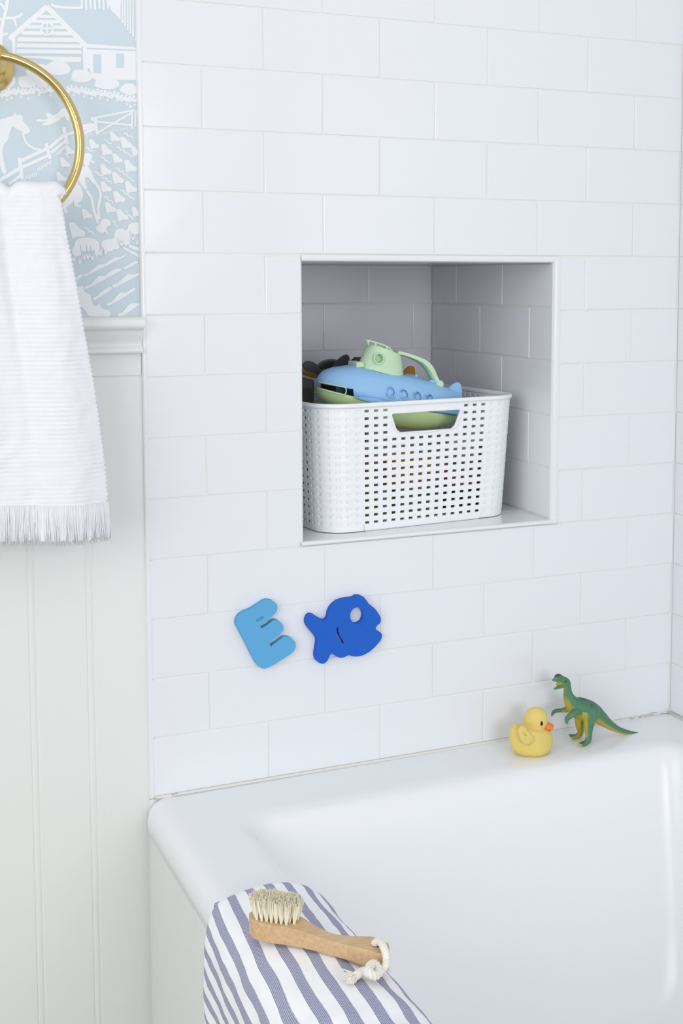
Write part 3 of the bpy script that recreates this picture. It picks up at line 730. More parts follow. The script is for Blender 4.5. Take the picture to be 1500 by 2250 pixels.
# floor of the basket
nfl = 80
ringp = [bpt(PER*i/nfl, 0.004, -0.002) for i in range(nfl)]
bk.add(ringp, [list(range(nfl))[::-1]])
bo = bk.build('body', WPLAS, basket, smooth=False)
b2 = bmesh.new(); b2.from_mesh(bo.data); bmesh.ops.remove_doubles(b2, verts=b2.verts, dist=1e-5); b2.to_mesh(bo.data); b2.free()
sd = bo.modifiers.new('solid', 'SOLIDIFY'); sd.thickness = 0.0022; sd.offset = -1
rm = MB()
rows = []
for o_, z in ((-0.0026, BH-0.005), (0.0018, BH-0.0058), (0.0028, BH-0.0035), (0.0026, BH-0.0008), (0.0014, BH+0.0006), (-0.0016, BH+0.0006), (-0.003, BH-0.001), (-0.0026, BH-0.005)):
    rows.append([bpt(PER*i/160, z, o_) for i in range(160)])
rm.grid(rows, True); rm.build('rim', WPLAS, basket)
fm = MB()                          # raised frame round the hand hole
cxh, czh = 0.0, (HT+HBm)/2
tr2 = spline([(a, b) for a, b in trap], 3, True)
def sc(q, d):
    l = math.hypot(q[0]-cxh, (q[1]-czh)); return (q[0]+(q[0]-cxh)/l*d*1.1, q[1]+(q[1]-czh)/l*d)
trd = []
for (a, b), (c_, d_) in zip(trap, trap[1:]+trap[:1]):
    for t in (0, 0.25, 0.5, 0.75): trd.append((a+(c_-a)*t, b+(d_-b)*t))
fm.grid([[bpt(*q, 0.0002) for q in [sc(p, 0.0040) for p in trd]], [bpt(*q, 0.0013) for q in [sc(p, 0.0034) for p in trd]], [bpt(*q, 0.0014) for q in [sc(p, 0.0008) for p in trd]], [bpt(*q, 0.0008) for q in trd], [bpt(*q, -0.0024) for q in trd]], True)
fm.build('handle_frame', WPLAS, basket)
ft = MB()
for cs in (0.0, PER/2):
    ft = MB(); n = 28; L_ = 7*PC
    ft.grid([[bpt(cs+L_*(2*i/n-1)*(1-0.012*q), z, o_) for i in range(n+1)] for q, (o_, z) in enumerate(((-0.004, 0.010), (0.0012, 0.0095), (0.0014, 0.001), (0.0004, -0.0006), (-0.006, -0.0006)))], False)
    ft.build('foot', WPLAS, basket, smooth=False)

# ------------------------------------------------------------------ toys loose in the basket (seen through the weave)
def cup(name, label, m, loc, r, h, tilt=(0, 0)):
    t = thing(name, label, 'toy', loc, None); b = MB()
    R_ = Matrix.Rotation(tilt[0], 3, 'X') @ Matrix.Rotation(tilt[1], 3, 'Y')
    b.lathe([(0.001, 0.0), (r*0.80, 0.0), (r*0.84, 0.002), (r*0.97, h*0.82), (r*1.05, h*0.84), (r*1.06, h), (r*0.98, h), (r*0.90, h*0.8), (r*0.78, 0.004), (0.001, 0.004)], (0, 0, 0), (0, 0, 1), 36)
    b.v = [Vector(loc)+R_ @ v for v in b.v]
    b.build('cup', m, t, autosm=0.6)
    k = MB(); k.lathe([(r*1.03, h*0.55), (r*1.05, h*0.57), (r*1.05, h*0.63), (r*1.03, h*0.65)], (0, 0, 0), (0, 0, 1), 36)
    k.v = [Vector(loc)+R_ @ v for v in k.v]; k.build('band', m, t)
YEL = mat('yellow_plastic', rgb(250, 202, 84), 0.4); LIME = mat('lime_plastic', rgb(178, 208, 86), 0.4); PINK = mat('pink_plastic', rgb(232, 146, 176), 0.4)
GREYP = mat('grey_plastic', rgb(215, 218, 220), 0.4); OLIVE = mat('olive_plastic', rgb(196, 160, 60), 0.4); NAVY = mat('navy_plastic', rgb(44, 58, 96), 0.4)
fz = BC.z+0.0055
cup('stacking_cup', 'yellow toy cup behind the middle holes of the white basket', YEL, (0.405, 0.089, fz+0.038), 0.040, 0.052, (0, 0.1))
cup('stacking_cup', 'lime green toy cup low behind the middle holes of the white basket', LIME, (0.420, 0.089, fz), 0.038, 0.034)
cup('stacking_cup', 'pink toy cup behind the right holes of the white basket', PINK, (0.502, 0.094, fz+0.036), 0.032, 0.034)
cup('stacking_cup', 'grey toy cup high behind the right holes of the white basket', GREYP, (0.512, 0.094, fz+0.073), 0.028, 0.030)
cup('stacking_cup', 'olive toy cup behind the left holes of the white basket', OLIVE, (0.318, 0.080, fz+0.036), 0.036, 0.054)
cup('stacking_cup', 'green toy cup at the bottom left of the white basket', LIME, (0.322, 0.081, fz), 0.036, 0.034)
cup('stacking_cup', 'dark blue toy cup at the bottom right of the white basket', NAVY, (0.505, 0.096, fz), 0.038, 0.034)

# ------------------------------------------------------------------ toy submarine
SY = 0.112
sub = thing('toy_submarine', 'sky blue and green toy submarine lying on top of the basket', 'toy boat', at(860, 880, 1, SY))
top_t = [(697, 835), (701, 826), (708, 818), (720, 811), (736, 806.5), (752, 804.5), (766, 802), (780, 802.5), (800, 807), (840, 814), (870, 820), (900, 826), (930, 834), (960, 843), (985, 853), (1005, 862), (1014, 868)]
mid_t = [(697, 850), (757, 866), (790, 873), (870, 890), (925, 901), (1014, 913)]
bot_t = [(697, 854), (701, 868), (708, 878), (720, 889), (745, 903), (780, 918), (820, 929), (860, 938), (900, 943), (935, 943), (965, 938), (990, 928), (1004, 918), (1014, 913.5)]
hw_t = [(697, 0.002), (701, 0.0125), (708, 0.0185), (720, 0.0245), (740, 0.0305), (780, 0.0365), (830, 0.039), (880, 0.037), (930, 0.031), (970, 0.023), (1000, 0.012), (1014, 0.004)]
def deck_low(px):
    return lerp_tab([(697, 838.5), (752, 849.5), (757, 850.5)], px) if px < 757.5 else lerp_tab(mid_t, px)-0.6
def hull_high(px):
    return lerp_tab(mid_t, px) + (1.2 if px < 757.5 else 0.2)
sta = [697, 698.5, 701, 704, 708, 714, 720, 728, 736, 745, 752, 756.5, 757.6, 762, 772, 784, 796, 810, 824, 838, 852, 866, 880, 894, 908, 922, 936, 950, 962, 974, 985, 994, 1002, 1008, 1012, 1014]
def shell(px, top, edge, upper, n=20):
    zt, ze = at(px, top, 1, SY), at(px, edge, 1, SY); hw = smooth_tab(hw_t, px); out = []
    for i in range(n+1):
        a = pi*i/n; c, s = cos(a), sin(a)
        z = ze.z+(zt.z-ze.z)*(s**0.85); yy = abs(c)**0.8
        if px < 757.5:                      # the open mouth between deck and hull
            lim = at(px, deck_low(px) if upper else hull_high(px), 1, SY).z
            if (z < lim) if upper else (z > lim):
                z = lim; f = min(1, abs((lim-ze.z)/(zt.z-ze.z)))**(1/0.85); yy = min(yy, sqrt(max(0, 1-f*f))**0.8)
        out.append(Vector((zt.x+(ze.x-zt.x)*(1-s), SY-hw*yy*(1 if c > 0 else -1), z)))
    return out
dk = MB(); dk.grid([shell(p, smooth_tab(top_t, p), lerp_tab(mid_t, p)-0.6, True) for p in sta], False)
deck = dk.build('deck', BLUEP, sub, solid=0.0016)
hl = MB(); hl.grid([shell(p, smooth_tab(bot_t, p), lerp_tab(mid_t, p)+0.3, False) for p in sta], False)
hl.build('hull', GREENH, sub, solid=0.0016)
def surf_y(px, py):
    t, e = smooth_tab(top_t, px), lerp_tab(mid_t, px)-0.6; f = min(max((e-py)/(e-t), 0), 0.999)
    return SY-smooth_tab(hw_t, px)*(sqrt(1-f**(2/0.85)))**0.8
ports = []
for px, py, rx in ((857.5, 861.5, 0.0068), (887, 867, 0.0066), (917, 872, 0.0062), (943.5, 877, 0.0058)):
    y = surf_y(px, py); y = surf_y(px-(SY-y)*0, py)
    c = at(px, py, 1, y+0.001); ports.append((c, rx))
def on_deck(c):  # outward direction of the near flank
    return Vector((0.12, -0.93, 0.35)).normalized()
cutters = []
for c, r in ports:
    q = MB(); q.lathe([(r*1.0, -0.012), (r*1.0, 0.012)], c, on_deck(c), 24); cutters.append(q.build('cutter', BLUEP))
for o_ in cutters: o_.parent = None
cut(deck, cutters)
for p in deck.data.polygons: p.use_smooth = True
for c, r in ports:
    n_ = on_deck(c); u_ = Vector((0, 0, 1)); u_ = (u_-n_*u_.dot(n_)).normalized(); w_ = n_.cross(u_)
    q = MB(); q.tube([c+n_*0.0016+u_*(r*1.22*cos(a))+w_*(r*1.06*sin(a)) for a in [2*pi*i/28 for i in range(28)]], 0.0012, 8, closed=True)
    q.lathe([(r*1.02, 0.0008), (r*1.0, -0.0095), (0.0005, -0.010)], c, n_, 24)
    q.build('porthole', BLUEP, sub)
# raised lip round the mouth of the scoop
mo = MB()
lip = [at(px, deck_low(px)+0.4, 1, SY-smooth_tab(hw_t, px)*0.99) for px in (697.5, 701, 708, 720, 736, 750, 756)]+[at(px, py, 1, SY-smooth_tab(hw_t, px)*1.0) for px, py in ((759.5, 853), (760.5, 858), (759.5, 864), (756, 867.5), (750, 867), (736, 863.5), (720, 859.5), (708, 856), (701, 853.5), (698, 852))]
mo.tube(lip, 0.0009, 8); mo.build('mouth_lip', GREENP, sub)
# side plane
sp_ = MB()
for (pxs, sgn) in ((((778, 872.5), (800, 873), (830, 876), (850, 882), (858, 888), (846, 890), (820, 886), (795, 880)), 1),):
    pts = [at(px, py, 1, SY-0.040-0.004*sin(pi*i/7)) for i, (px, py) in enumerate(pxs)]
    c = sum(pts, Vector())/len(pts)
    n = len(pts); pb = [p+Vector((0.001, 0.012, -0.001)) for p in pts]
    sp_.add(pts+pb, [list(range(n)), [n+i for i in range(n)][::-1]]+[[i, (i+1) % n, n+(i+1) % n, n+i] for i in range(n)])
sp_.build('dive_plane', BLUEP, sub, bevel=0.0012)
sp2 = MB(); pts = [at(px, py, 1, SY-0.030) for px, py in ((926, 899.5), (960, 893), (1000, 896), (1014, 902), (1016, 914), (1000, 911), (965, 906))]; pb = [p+Vector((0, 0.03, 0)) for p in pts]; n = len(pts)
sp2.add(pts+pb, [list(range(n)), [n+i for i in range(n)][::-1]]+[[i, (i+1) % n, n+(i+1) % n, n+i] for i in range(n)]); sp2.build('stern_plane', BLUEP, sub, bevel=0.0015)
# tail fin
fin = [at(px, py, 1, SY-0.003) for px, py in spline([(972, 862), (982, 856), (990, 849), (998, 843), (1005, 840), (1011, 843), (1014, 851), (1015, 872), (1014, 892), (985, 884), (970, 874)], 3, True)]
plate(fin, [], (0, 0.006, 0)).build('tail_fin', BLUEP, sub, smooth=False, bevel=0.0014)
# hatch on the after deck
ht = MB(); hc = at(912, 832, 1, SY+0.004); hn = Vector((0.22, -0.25, 0.94)).normalized()
ht.lathe([(0.0165, -0.004), (0.0165, 0.001), (0.0155, 0.002), (0.010, 0.0024), (0.009, 0.0036), (0.001, 0.004)], hc, hn, 28); ht.ell(hc+hn*0.0045, 0.0028, 0.0028, 0.0022)
ht.build('hatch', BLUEP, sub, autosm=0.7)
# conning tower: loft from its base on the deck to the top
tw_l, tw_r = [(809, 756), (803, 766), (797, 780), (791, 794), (787, 806)], [(868, 776), (877, 779), (881, 796), (883.5, 814), (885, 832)]
rows = []
for (a, b) in zip(spline(tw_l, 3), spline(tw_r, 3)):
    p, q = at(*a, 1, SY), at(*b, 1, SY); c = (p+q)/2; ux = (q-p)/2; l = ux.length
    rows.append([c+ux*cos(t)+Vector((0, -1, 0.0))*(min(0.021, l*0.95)*sin(t)) for t in [2*pi*i/36 for i in range(36)]])
r0 = rows[0]; c0 = sum(r0, Vector())/36
cap_rows = [[c0+(p-c0)*f+Vector((0.0004, 0, 0.0012))*(1-f) for p in r0] for f in (0.3, 0.75, 0.93)]
cb = MB(); cb.grid(cap_rows+rows, True, 0, True)
cabin = cb.build('cabin', GREENP, sub)
pc = at(832, 788, 1, SY-0.021); q = MB(); q.lathe([(0.0066, -0.010), (0.0066, 0.012)], pc, (-0.1, -1, 0.05), 28)
cut(cabin, [q.build('cutter', GREENP)])
for p in cabin.data.polygons: p.use_smooth = True
bmx = bmesh.new(); bmx.from_mesh(cabin.data)
for e in bmx.edges:
    if len(e.link_faces) == 2 and e.calc_face_angle(0) > 0.7: e.smooth = False
bmx.to_mesh(cabin.data); bmx.free()
q = MB(); n_ = Vector((-0.1, -1, 0.05)).normalized(); u_ = Vector((0, 0, 1)); u_ = (u_-n_*u_.dot(n_)).normalized(); w_ = n_.cross(u_)
q.tube([pc+n_*0.0006+u_*(0.0076*cos(a))+w_*(0.0074*sin(a)) for a in [2*pi*i/32 for i in range(32)]], 0.0013, 8, closed=True); q.build('porthole', GREENP, sub)
# roof railing with posts
rl = MB(); zy = 0.014
front = [(805, 747.5), (815, 749.5), (830, 754), (845, 759), (854, 764), (860, 770), (864, 777)]
fp = spline(front, 3)
rl.tube([at(*p, 1, SY-zy) for p in fp], 0.0014, 8)
rl.tube([at(*p, 1, SY+zy) for p in fp], 0.0014, 8)
rl.tube([at(805, 747.5, 1, SY+zy*t) for t in (-1, -0.5, 0, 0.5, 1)], 0.0014, 8)
for a, b in (((808, 748.5), (809, 758)), ((824, 752.5), (826, 763)), ((849, 761), (850, 772))):
    for s_ in (-1, 1): rl.tube([at(*a, 1, SY+zy*s_), at(*b, 1, SY+zy*s_*0.9)], 0.0016, 8)
rl.tube([at(826, 758, 1, SY), at(840, 764, 1, SY)], 0.004, 10)
rl.build('railing', GREENP, sub)
# ladder moulded on the tower
ld = MB()
l0, l1 = [(867, 781), (862, 803), (858, 824)], [(876, 783), (871, 806), (867, 827)]
yl = [SY-0.0148, SY-0.0172, SY-0.0182]; yr = [SY-0.0105, SY-0.0128, SY-0.0142]
A_ = [at(*p, 1, y-0.0006) for p, y in zip(l0, yl)]; B_ = [at(*p, 1, y-0.0006) for p, y in zip(l1, yr)]
ld.tube(A_, 0.0009, 8); ld.tube(B_, 0.0009, 8)
for i in range(9):
    t = i/8*2*0.96+0.04; k = min(int(t), 1); f = t-k
    ld.tube([A_[k].lerp(A_[k+1], f), B_[k].lerp(B_[k+1], f)], 0.0006, 6)
ld.build('ladder', GREENP, sub)
# carrying handle
hd = MB(); hpth = spline([(868, 774, 8), (884, 777, 8), (905, 784, 8.5), (925, 793, 10.5), (937, 803, 12), (945, 815, 11.5), (951, 828, 10.5), (958, 841, 8.5)], 4)
rows = []
P_ = [at(a, b, 1, SY) for a, b, _ in hpth]
for i, (a, b, w) in enumerate(hpth):
    t = (P_[min(i+1, len(P_)-1)]-P_[max(i-1, 0)]).normalized(); nrm = Vector((-t.z, 0, t.x)); hwid = 0.0105; hh = w*0.00062*0.55
    rows.append([P_[i]+nrm*(hh*sy)+Vector((0, hwid*sx, 0)) for sx, sy in ((-1, 0.75), (-0.85, 1), (0.85, 1), (1, 0.75), (1, -0.75), (0.85, -1), (-0.85, -1), (-1, -0.75))])
hd.grid(rows, True, 0, True)
hd.lathe([(0.001, -0.0125), (0.0052, -0.0125), (0.0058, -0.0118), (0.0058, 0.0118), (0.0052, 0.0125), (0.001, 0.0125)], at(959, 843, 1, SY), (0, 1, 0), 24)
hd.build('handle', GREENP, sub, smooth=True, autosm=0.6)
hg = MB(); hc = at(946, 843, 1, SY)
hg.box(hc.x-0.0045, hc.x+0.0052, SY-0.007, SY+0.007, hc.z-0.012, hc.z+0.006)
hg.build('hinge_block', BLUEP, sub, smooth=False, bevel=0.0008)
bkl = MB(); bc_ = at(789, 801, 1, SY-0.012); bkl.box(bc_.x-0.006, bc_.x+0.006, SY-0.016, SY+0.016, bc_.z-0.004, bc_.z+0.004); bkl.build('tower_step', GREENP, sub, smooth=False, bevel=0.001)

# ------------------------------------------------------------------ toy aeroplane behind the submarine
AY = 0.215
pl = thing('toy_airplane', 'toy airplane with charcoal propeller and orange wings behind the submarine', 'toy airplane', at(740, 840, 1, AY))
nose = at(718, 828, 1, AY); tail = at(905, 848, 1, 0.285)
ax = (tail-nose).normalized(); sd_ = ax.cross(Vector((0, 0, 1))).normalized(); upa = sd_.cross(ax)
fu = MB(); rows = []
for t, r, h in ((-0.02, 0.003, 0.003), (-0.012, 0.012, 0.012), (0.0, 0.020, 0.021), (0.02, 0.026, 0.027), (0.06, 0.030, 0.030), (0.10, 0.027, 0.027), (0.14, 0.020, 0.02), (0.18, 0.012, 0.012), (0.205, 0.006, 0.006)):
    c = nose+ax*(t+0.012)+upa*(-0.012)
    rows.append([c+sd_*(r*cos(a))+upa*(h*sin(a)) for a in [2*pi*i/24 for i in range(24)]])
fu.grid(rows, True, 0, True); fu.build('fuselage', DARKP, pl)
ckp = MB(); cc_ = at(726, 806, 1, AY+0.045)
ckp.ell(cc_+Vector((0.004, 0.006, -0.006)), 0.026, 0.03, 0.018); ckp.build('cockpit', BLACKP, pl)
pp = MB()
for pts in ([(716, 828), (705, 812), (695, 800), (684, 794), (673, 794), (666, 799), (665.5, 806), (670, 813), (680, 818), (696, 822), (706, 832)], [(716, 830), (728, 812), (739, 795), (750, 784), (760, 779), (766, 782), (768, 790), (766, 798), (758, 804), (742, 808), (728, 820)]):
    pp_ = plate([at(px, py, 1, AY-0.034) for px, py in spline(pts, 3, True)], [], (0.0, 0.0035, 0.0)); pp.add(pp_.v, pp_.f)
pp.lathe([(0.001, -0.014), (0.006, -0.013), (0.010, -0.008), (0.011, 0.0), (0.011, 0.012), (0.001, 0.012)], at(716, 829, 1, AY-0.034), (0, 1, 0), 20)
pp.build('propeller', DARKP, pl, autosm=0.6, bevel=0.0009)
wg = MB()
w1, w2 = at(659, 816, 1, AY+0.012), at(800, 797, 1, AY+0.06)
wa = [at(px, py, 1, AY+0.012) for px, py in ((656, 815), (664, 814), (682, 817), (697, 820), (697, 829), (690, 831), (676, 827), (662, 821))]
plate(wa, [], (0.006, 0.035, 0.0)).build('wing', ORANGEP, pl, smooth=False, bevel=0.0012)
wa = [at(px, py, 1, AY+0.055) for px, py in ((764, 799), (768, 795), (776, 794), (792, 796), (800, 800), (796, 808), (770, 806))]
plate(wa, [], (0.006, 0.03, 0.0)).build('wing', ORANGEP, pl, smooth=False, bevel=0.0012)
q = MB(); q.tube([at(772, 797, 1, AY+0.085), at(780, 790, 1, AY+0.085), at(792, 790, 1, AY+0.085), at(802, 796, 1, AY+0.085)], 0.004, 10); q.build('wing_brace', DARKP, pl)
tf = [at(px, py, 1, 0.285) for px, py in spline([(884, 842), (885, 822), (893, 811), (901, 805), (908, 805.5), (911.5, 812), (912, 828), (911, 846)], 3, True)]
plate(tf, [], (0, 0.006, 0)).build('tail_fin', ORANGEP, pl, smooth=False, bevel=0.0012)
te = [at(px, py, 1, 0.27) for px, py in ((915, 838), (928, 834), (938, 837), (938, 846), (916, 846))]
plate(te, [], (0, 0.012, 0)).build('tail_plane', ORANGEP, pl, smooth=False, bevel=0.0012)

# dark grey flat-topped block in the back left of the basket
tk = thing('dark_block', 'dark grey flat-topped block in the left corner of the basket', 'toy', (0.291, 0.226, BC.z+0.0055))
q = MB(); q.box(0.2655, 0.306, 0.195, 0.245, BC.z+0.0055, 1.033); q.build('block', mat('slate_plastic', rgb(104, 101, 96), 0.5, 0.3), tk, smooth=False, bevel=0.004)
q = MB(); q.box(0.271, 0.301, 0.1944, 0.1952, 0.95, 1.020); q.build('panel', mat('slate_dark_plastic', rgb(88, 86, 82), 0.5, 0.3), tk, smooth=False)

# ------------------------------------------------------------------ rubber duck
DY = -0.060
duck = thing('rubber_duck', 'yellow rubber duck standing on the bathtub ledge', 'rubber duck', (0.536, DY, TZ))
def dpx(a, b, y=DY): return at(1110+a/13.636, 1540+b/13.636, 1, y)
db = MB()
# body: stacked slices from the outline
left = [(235, 745), (175, 850), (150, 1000), (158, 1130), (200, 1290), (280, 1420), (420, 1530), (600, 1582)]
right = [(330, 745), (560, 850), (1230, 940), (1350, 1130), (1340, 1290), (1280, 1420), (1180, 1520), (1060, 1575)]
L2 = [(150+85*(1-1), 0)]
rows = []
prof = [(1588, 560, 1080), (1580, 500, 1130), (1540, 400, 1200), (1470, 300, 1270), (1380, 225, 1320), (1280, 185, 1345), (1180, 160, 1352), (1080, 150, 1345), (1000, 150, 1320), (930, 155, 1280), (870, 160, 1210), (820, 170, 1080), (790, 180, 900), (770, 190, 650)]
for i, (yy, xl, xr) in enumerate(prof):
    p, q = dpx(xl, yy), dpx(xr, yy); c = (p+q)/2; a = (q-p).length/2; w = min(a*0.86, 0.0245)*(0.97 if i > 8 else 1)
    rows.append([Vector((c.x+a*cos(t), DY+w*sin(t)*(1-0.25*max(0, -cos(t))), c.z)) for t in [2*pi*k/40 for k in range(40)]])
db.grid(rows, True, 0, True)
tl = [dpx(420, 1000), dpx(335, 900), dpx(300, 815), dpx(290, 745)]
db.tube(tl, [0.012, 0.0095, 0.0070, 0.0036], 16, up=(0, 1, 0), flat=0.75)
db.ell(tl[-1], 0.0030, 0.0036, 0.0022)
hc = dpx(915, 565); db.ell(hc, 0.0172, 0.0166, 0.0186, 32, 20)
db.tube([dpx(900, 820), dpx(930, 980)], [0.0145, 0.019], 24)
dbo = db.build('body', DUCKY, duck, remesh=0.0007)
wgm = MB(); wc = dpx(640, 1090, DY-0.0245)
wing_out = [(430, 770), (520, 745), (600, 790), (640, 870), (740, 960), (840, 1040), (880, 1120), (870, 1210), (800, 1300), (700, 1340), (580, 1320), (480, 1230), (420, 1100), (390, 950), (395, 840)]
for s_ in (-1, 1):
    w_ = MB()
    o_ = spline(wing_out, 2, True); cx = sum(a for a, b in o_)/len(o_); cy = sum(b for a, b in o_)/len(o_)
    rows = []
    for f, d in ((1.0, 0.017), (1.0, 0.0205), (0.96, 0.0228), (0.86, 0.0243), (0.6, 0.0254), (0.3, 0.0252), (0.02, 0.0250)):
        rows.append([dpx(cx+(a-cx)*f, cy+(b-cy)*f, DY+s_*d*(0.80+0.2*min(1, max(0, (b-700)/400)))) for a, b in o_])
    w_.grid(rows, True, 0, True)
    w_.build('wing', DUCKY, duck)
bb = MB()
up = [(1105, 830), (1150, 745), (1215, 685), (1265, 640), (1330, 655), (1392, 690), (1385, 725), (1340, 790), (1290, 820), (1200, 850)]
rows = []
for t, w, zt, zb in ((0, 0.0110, 660, 855), (0.25, 0.0120, 640, 862), (0.5, 0.0118, 640, 850), (0.75, 0.0105, 658, 820), (0.92, 0.008, 672, 768), (1.0, 0.004, 684, 728)):
    xx = 1135+262*t
    p, q = dpx(xx, zt, DY-0.006), dpx(xx, zb, DY-0.006); c = (p+q)/2; h = (p.z-q.z)/2
    rows.append([Vector((c.x, DY-0.006+w*cos(a)*0.95, c.z+h*sin(a))) for a in [2*pi*k/20 for k in range(20)]])
bb.grid(rows, True, 0, True)
rows = []
for t, w, zt, zb in ((0, 0.008, 800, 880), (0.35, 0.0085, 815, 900), (0.7, 0.0075, 815, 895), (0.92, 0.005, 815, 880), (1.0, 0.002, 830, 860)):
    xx = 1130+210*t
    p, q = dpx(xx, zt, DY-0.006), dpx(xx, zb, DY-0.006); c = (p+q)/2; h = (p.z-q.z)/2
    rows.append([Vector((c.x, DY-0.006+w*cos(a), c.z+h*sin(a))) for a in [2*pi*k/20 for k in range(20)]])
bb.grid(rows, True, 0, True)
bb.build('beak', BEAK, duck)
for s_ in (-1, 1):
    ey = MB(); ey.ell(dpx(1087, 680, DY+s_*0.0169), 0.0019, 0.0010, 0.0034); ey.build('eye', EYE, duck)

# ------------------------------------------------------------------ toy dinosaur
DIY = -0.053
dino = thing('toy_dinosaur', 'green toy dinosaur with yellow belly standing beside the rubber duck', 'toy dinosaur', (0.625, DIY, TZ))
KD = 1/4.1667; MM = 0.000148
def dp(a, b, y): return at(1090+a*KD, 1450+b*KD, 1, y)
dn = MB()
def limb(nodes, y0, y1=None, flat=1.0, n=5, seg_=16):
    q = spline(nodes, n); N = len(q)
    pts = [dp(a, b, y0 if y1 is None else y0+(y1-y0)*i/(N-1)) for i, (a, b, r) in enumerate(q)]
    dn.tube(pts, [max(r, 3)*MM for a, b, r in q], seg_, flat=flat, up=(0, 1, 0) if flat != 1.0 else None)
    for (p, (a, b, r)) in ((pts[0], q[0]), (pts[-1], q[-1])): dn.ell(p, r*MM, r*MM, r*MM, 14, 8)
limb([(622, 186, 34), (640, 205, 40), (650, 250, 38), (655, 300, 43), (672, 360, 62), (712, 415, 86), (770, 440, 104), (840, 465, 104), (895, 490, 92), (950, 528, 72), (1030, 590, 48), (1120, 640, 32), (1220, 667, 22), (1310, 678, 15), (1362, 680, 9)], DIY, seg_=20)
# shoulders narrower than they are deep is handled by the remesh; skull and jaws
limb([(520, 186, 12), (540, 180, 22), (570, 180, 32), (600, 184, 38), (626, 196, 42)], DIY)
limb([(532, 264, 10), (560, 254, 16), (600, 236, 26), (635, 218, 34)], DIY)
limb([(548, 166, 14), (580, 156, 14), (604, 146, 7), (607, 137, 3)], DIY-0.003)
# arms
limb([(735, 470, 40), (690, 502, 32), (660, 525, 26), (645, 548, 22), (645, 576, 14)], DIY-0.010, DIY-0.0155)
limb([(655, 452, 32), (600, 462, 22), (555, 466, 20), (525, 478, 19), (510, 506, 12)], DIY+0.009, DIY+0.014)
# legs
limb([(868, 480, 88), (860, 530, 74), (848, 590, 52), (844, 650, 40), (846, 700, 33), (838, 742, 32)], DIY-0.009, DIY-0.0155)
limb([(840, 742, 28), (815, 762, 26), (785, 768, 22), (762, 764, 13)], DIY-0.0155)
for d_ in (-0.0045, 0.0045): limb([(812, 764, 22), (790, 772, 18), (778, 774, 12)], DIY-0.0155, DIY-0.0155+d_)
limb([(775, 500, 70), (766, 560, 54), (766, 610, 42), (772, 650, 33), (762, 682, 29)], DIY+0.008, DIY+0.016)
limb([(764, 684, 27), (735, 698, 24), (700, 698, 20), (670, 690, 12)], DIY+0.016)
for d_ in (-0.0045, 0.0045): limb([(735, 700, 20), (712, 706, 17), (700, 708, 12)], DIY+0.016, DIY+0.016+d_)
dno = dn.build('body', dino_skin(), dino, remesh=0.00075)
bpy.context.view_layer.update(); bake(dno)
for p in dno.data.polygons: p.use_smooth = True
# painted underside (object space, so the paint stays with the toy)
atb = dno.data.attributes.new('belly', 'FLOAT', 'POINT')
inv = []
for v in dno.data.vertices:
    w = v.co+dino.location; n_ = v.normal
    d = w-CAM; wd = d.dot(FWD); a = (PX0+FPX*d.dot(RGT)/wd-1090)/KD; b = (PY0-FPX*d.dot(UPV)/wd-1450)/KD
    val = 0.30-0.55*max(0, n_.z-0.42)
    under = max(0.0, -n_.z*0.75-n_.x*0.35-0.02*0)
    val += 0.62*min(1, max(0, under*1.25-0.12))
    if 600 < a < 735 and 320 < b < 520: val += 0.30*max(0, min(1, (735-a)/70))*max(0, min(1, (b-300)/130))
    if 790 < a < 880 and b > 480: val += 0.55*max(0, min(1, (848-a)/34))*max(0, min(1, (745-b)/40))
    if 700 < a < 775 and b > 540: val += 0.45*max(0, min(1, (790-a)/40))
    if a > 890 and n_.z < 0.2: val += 0.25*max(0, min(1, (0.1-n_.z)/0.6))
    inv.append(val)
for i, val in enumerate(inv): atb.data[i].value = val
q = MB(); q.tube([dp(534, 168, DIY+0.003), dp(545, 148, DIY+0.0032), dp(566, 138, DIY+0.0034), dp(586, 142, DIY+0.0036), dp(592, 162, DIY+0.0036)], [0.0012, 0.0020, 0.0022, 0.0020, 0.0014], 10); q.ell(dp(578, 136, DIY+0.0034), 0.0016, 0.0012, 0.0014); q.build('crest', mat('crest_paint', rgb(78, 88, 88), 0.5), dino)
for s_ in (-1, 1):
    q = MB(); q.ell(dp(617, 186, DIY)+Vector((0, s_*0.0056, 0)), 0.0011, 0.0008, 0.0012); q.build('eye', EYE, dino)
q = MB(); q.tube([dp(550, 225, DIY), dp(575, 216, DIY), dp(605, 214, DIY)], [0.0016, 0.0028, 0.0034], 12); q.build('mouth', mat('mouth_ochre', rgb(186, 146, 48), 0.5), dino)

CLAW = mat('claw_paint', rgb(206, 204, 96), 0.45)
for a, b, y_ in ((758, 766, -0.0155), (778, 778, -0.0205), (792, 781, -0.0112), (668, 692, 0.016), (700, 710, 0.0112), (712, 712, 0.0205)):
    q = MB(); q.ell(dp(a, b, DIY+y_), 0.0017, 0.0011, 0.0011, 10, 8); q.build('claw', CLAW, dino)

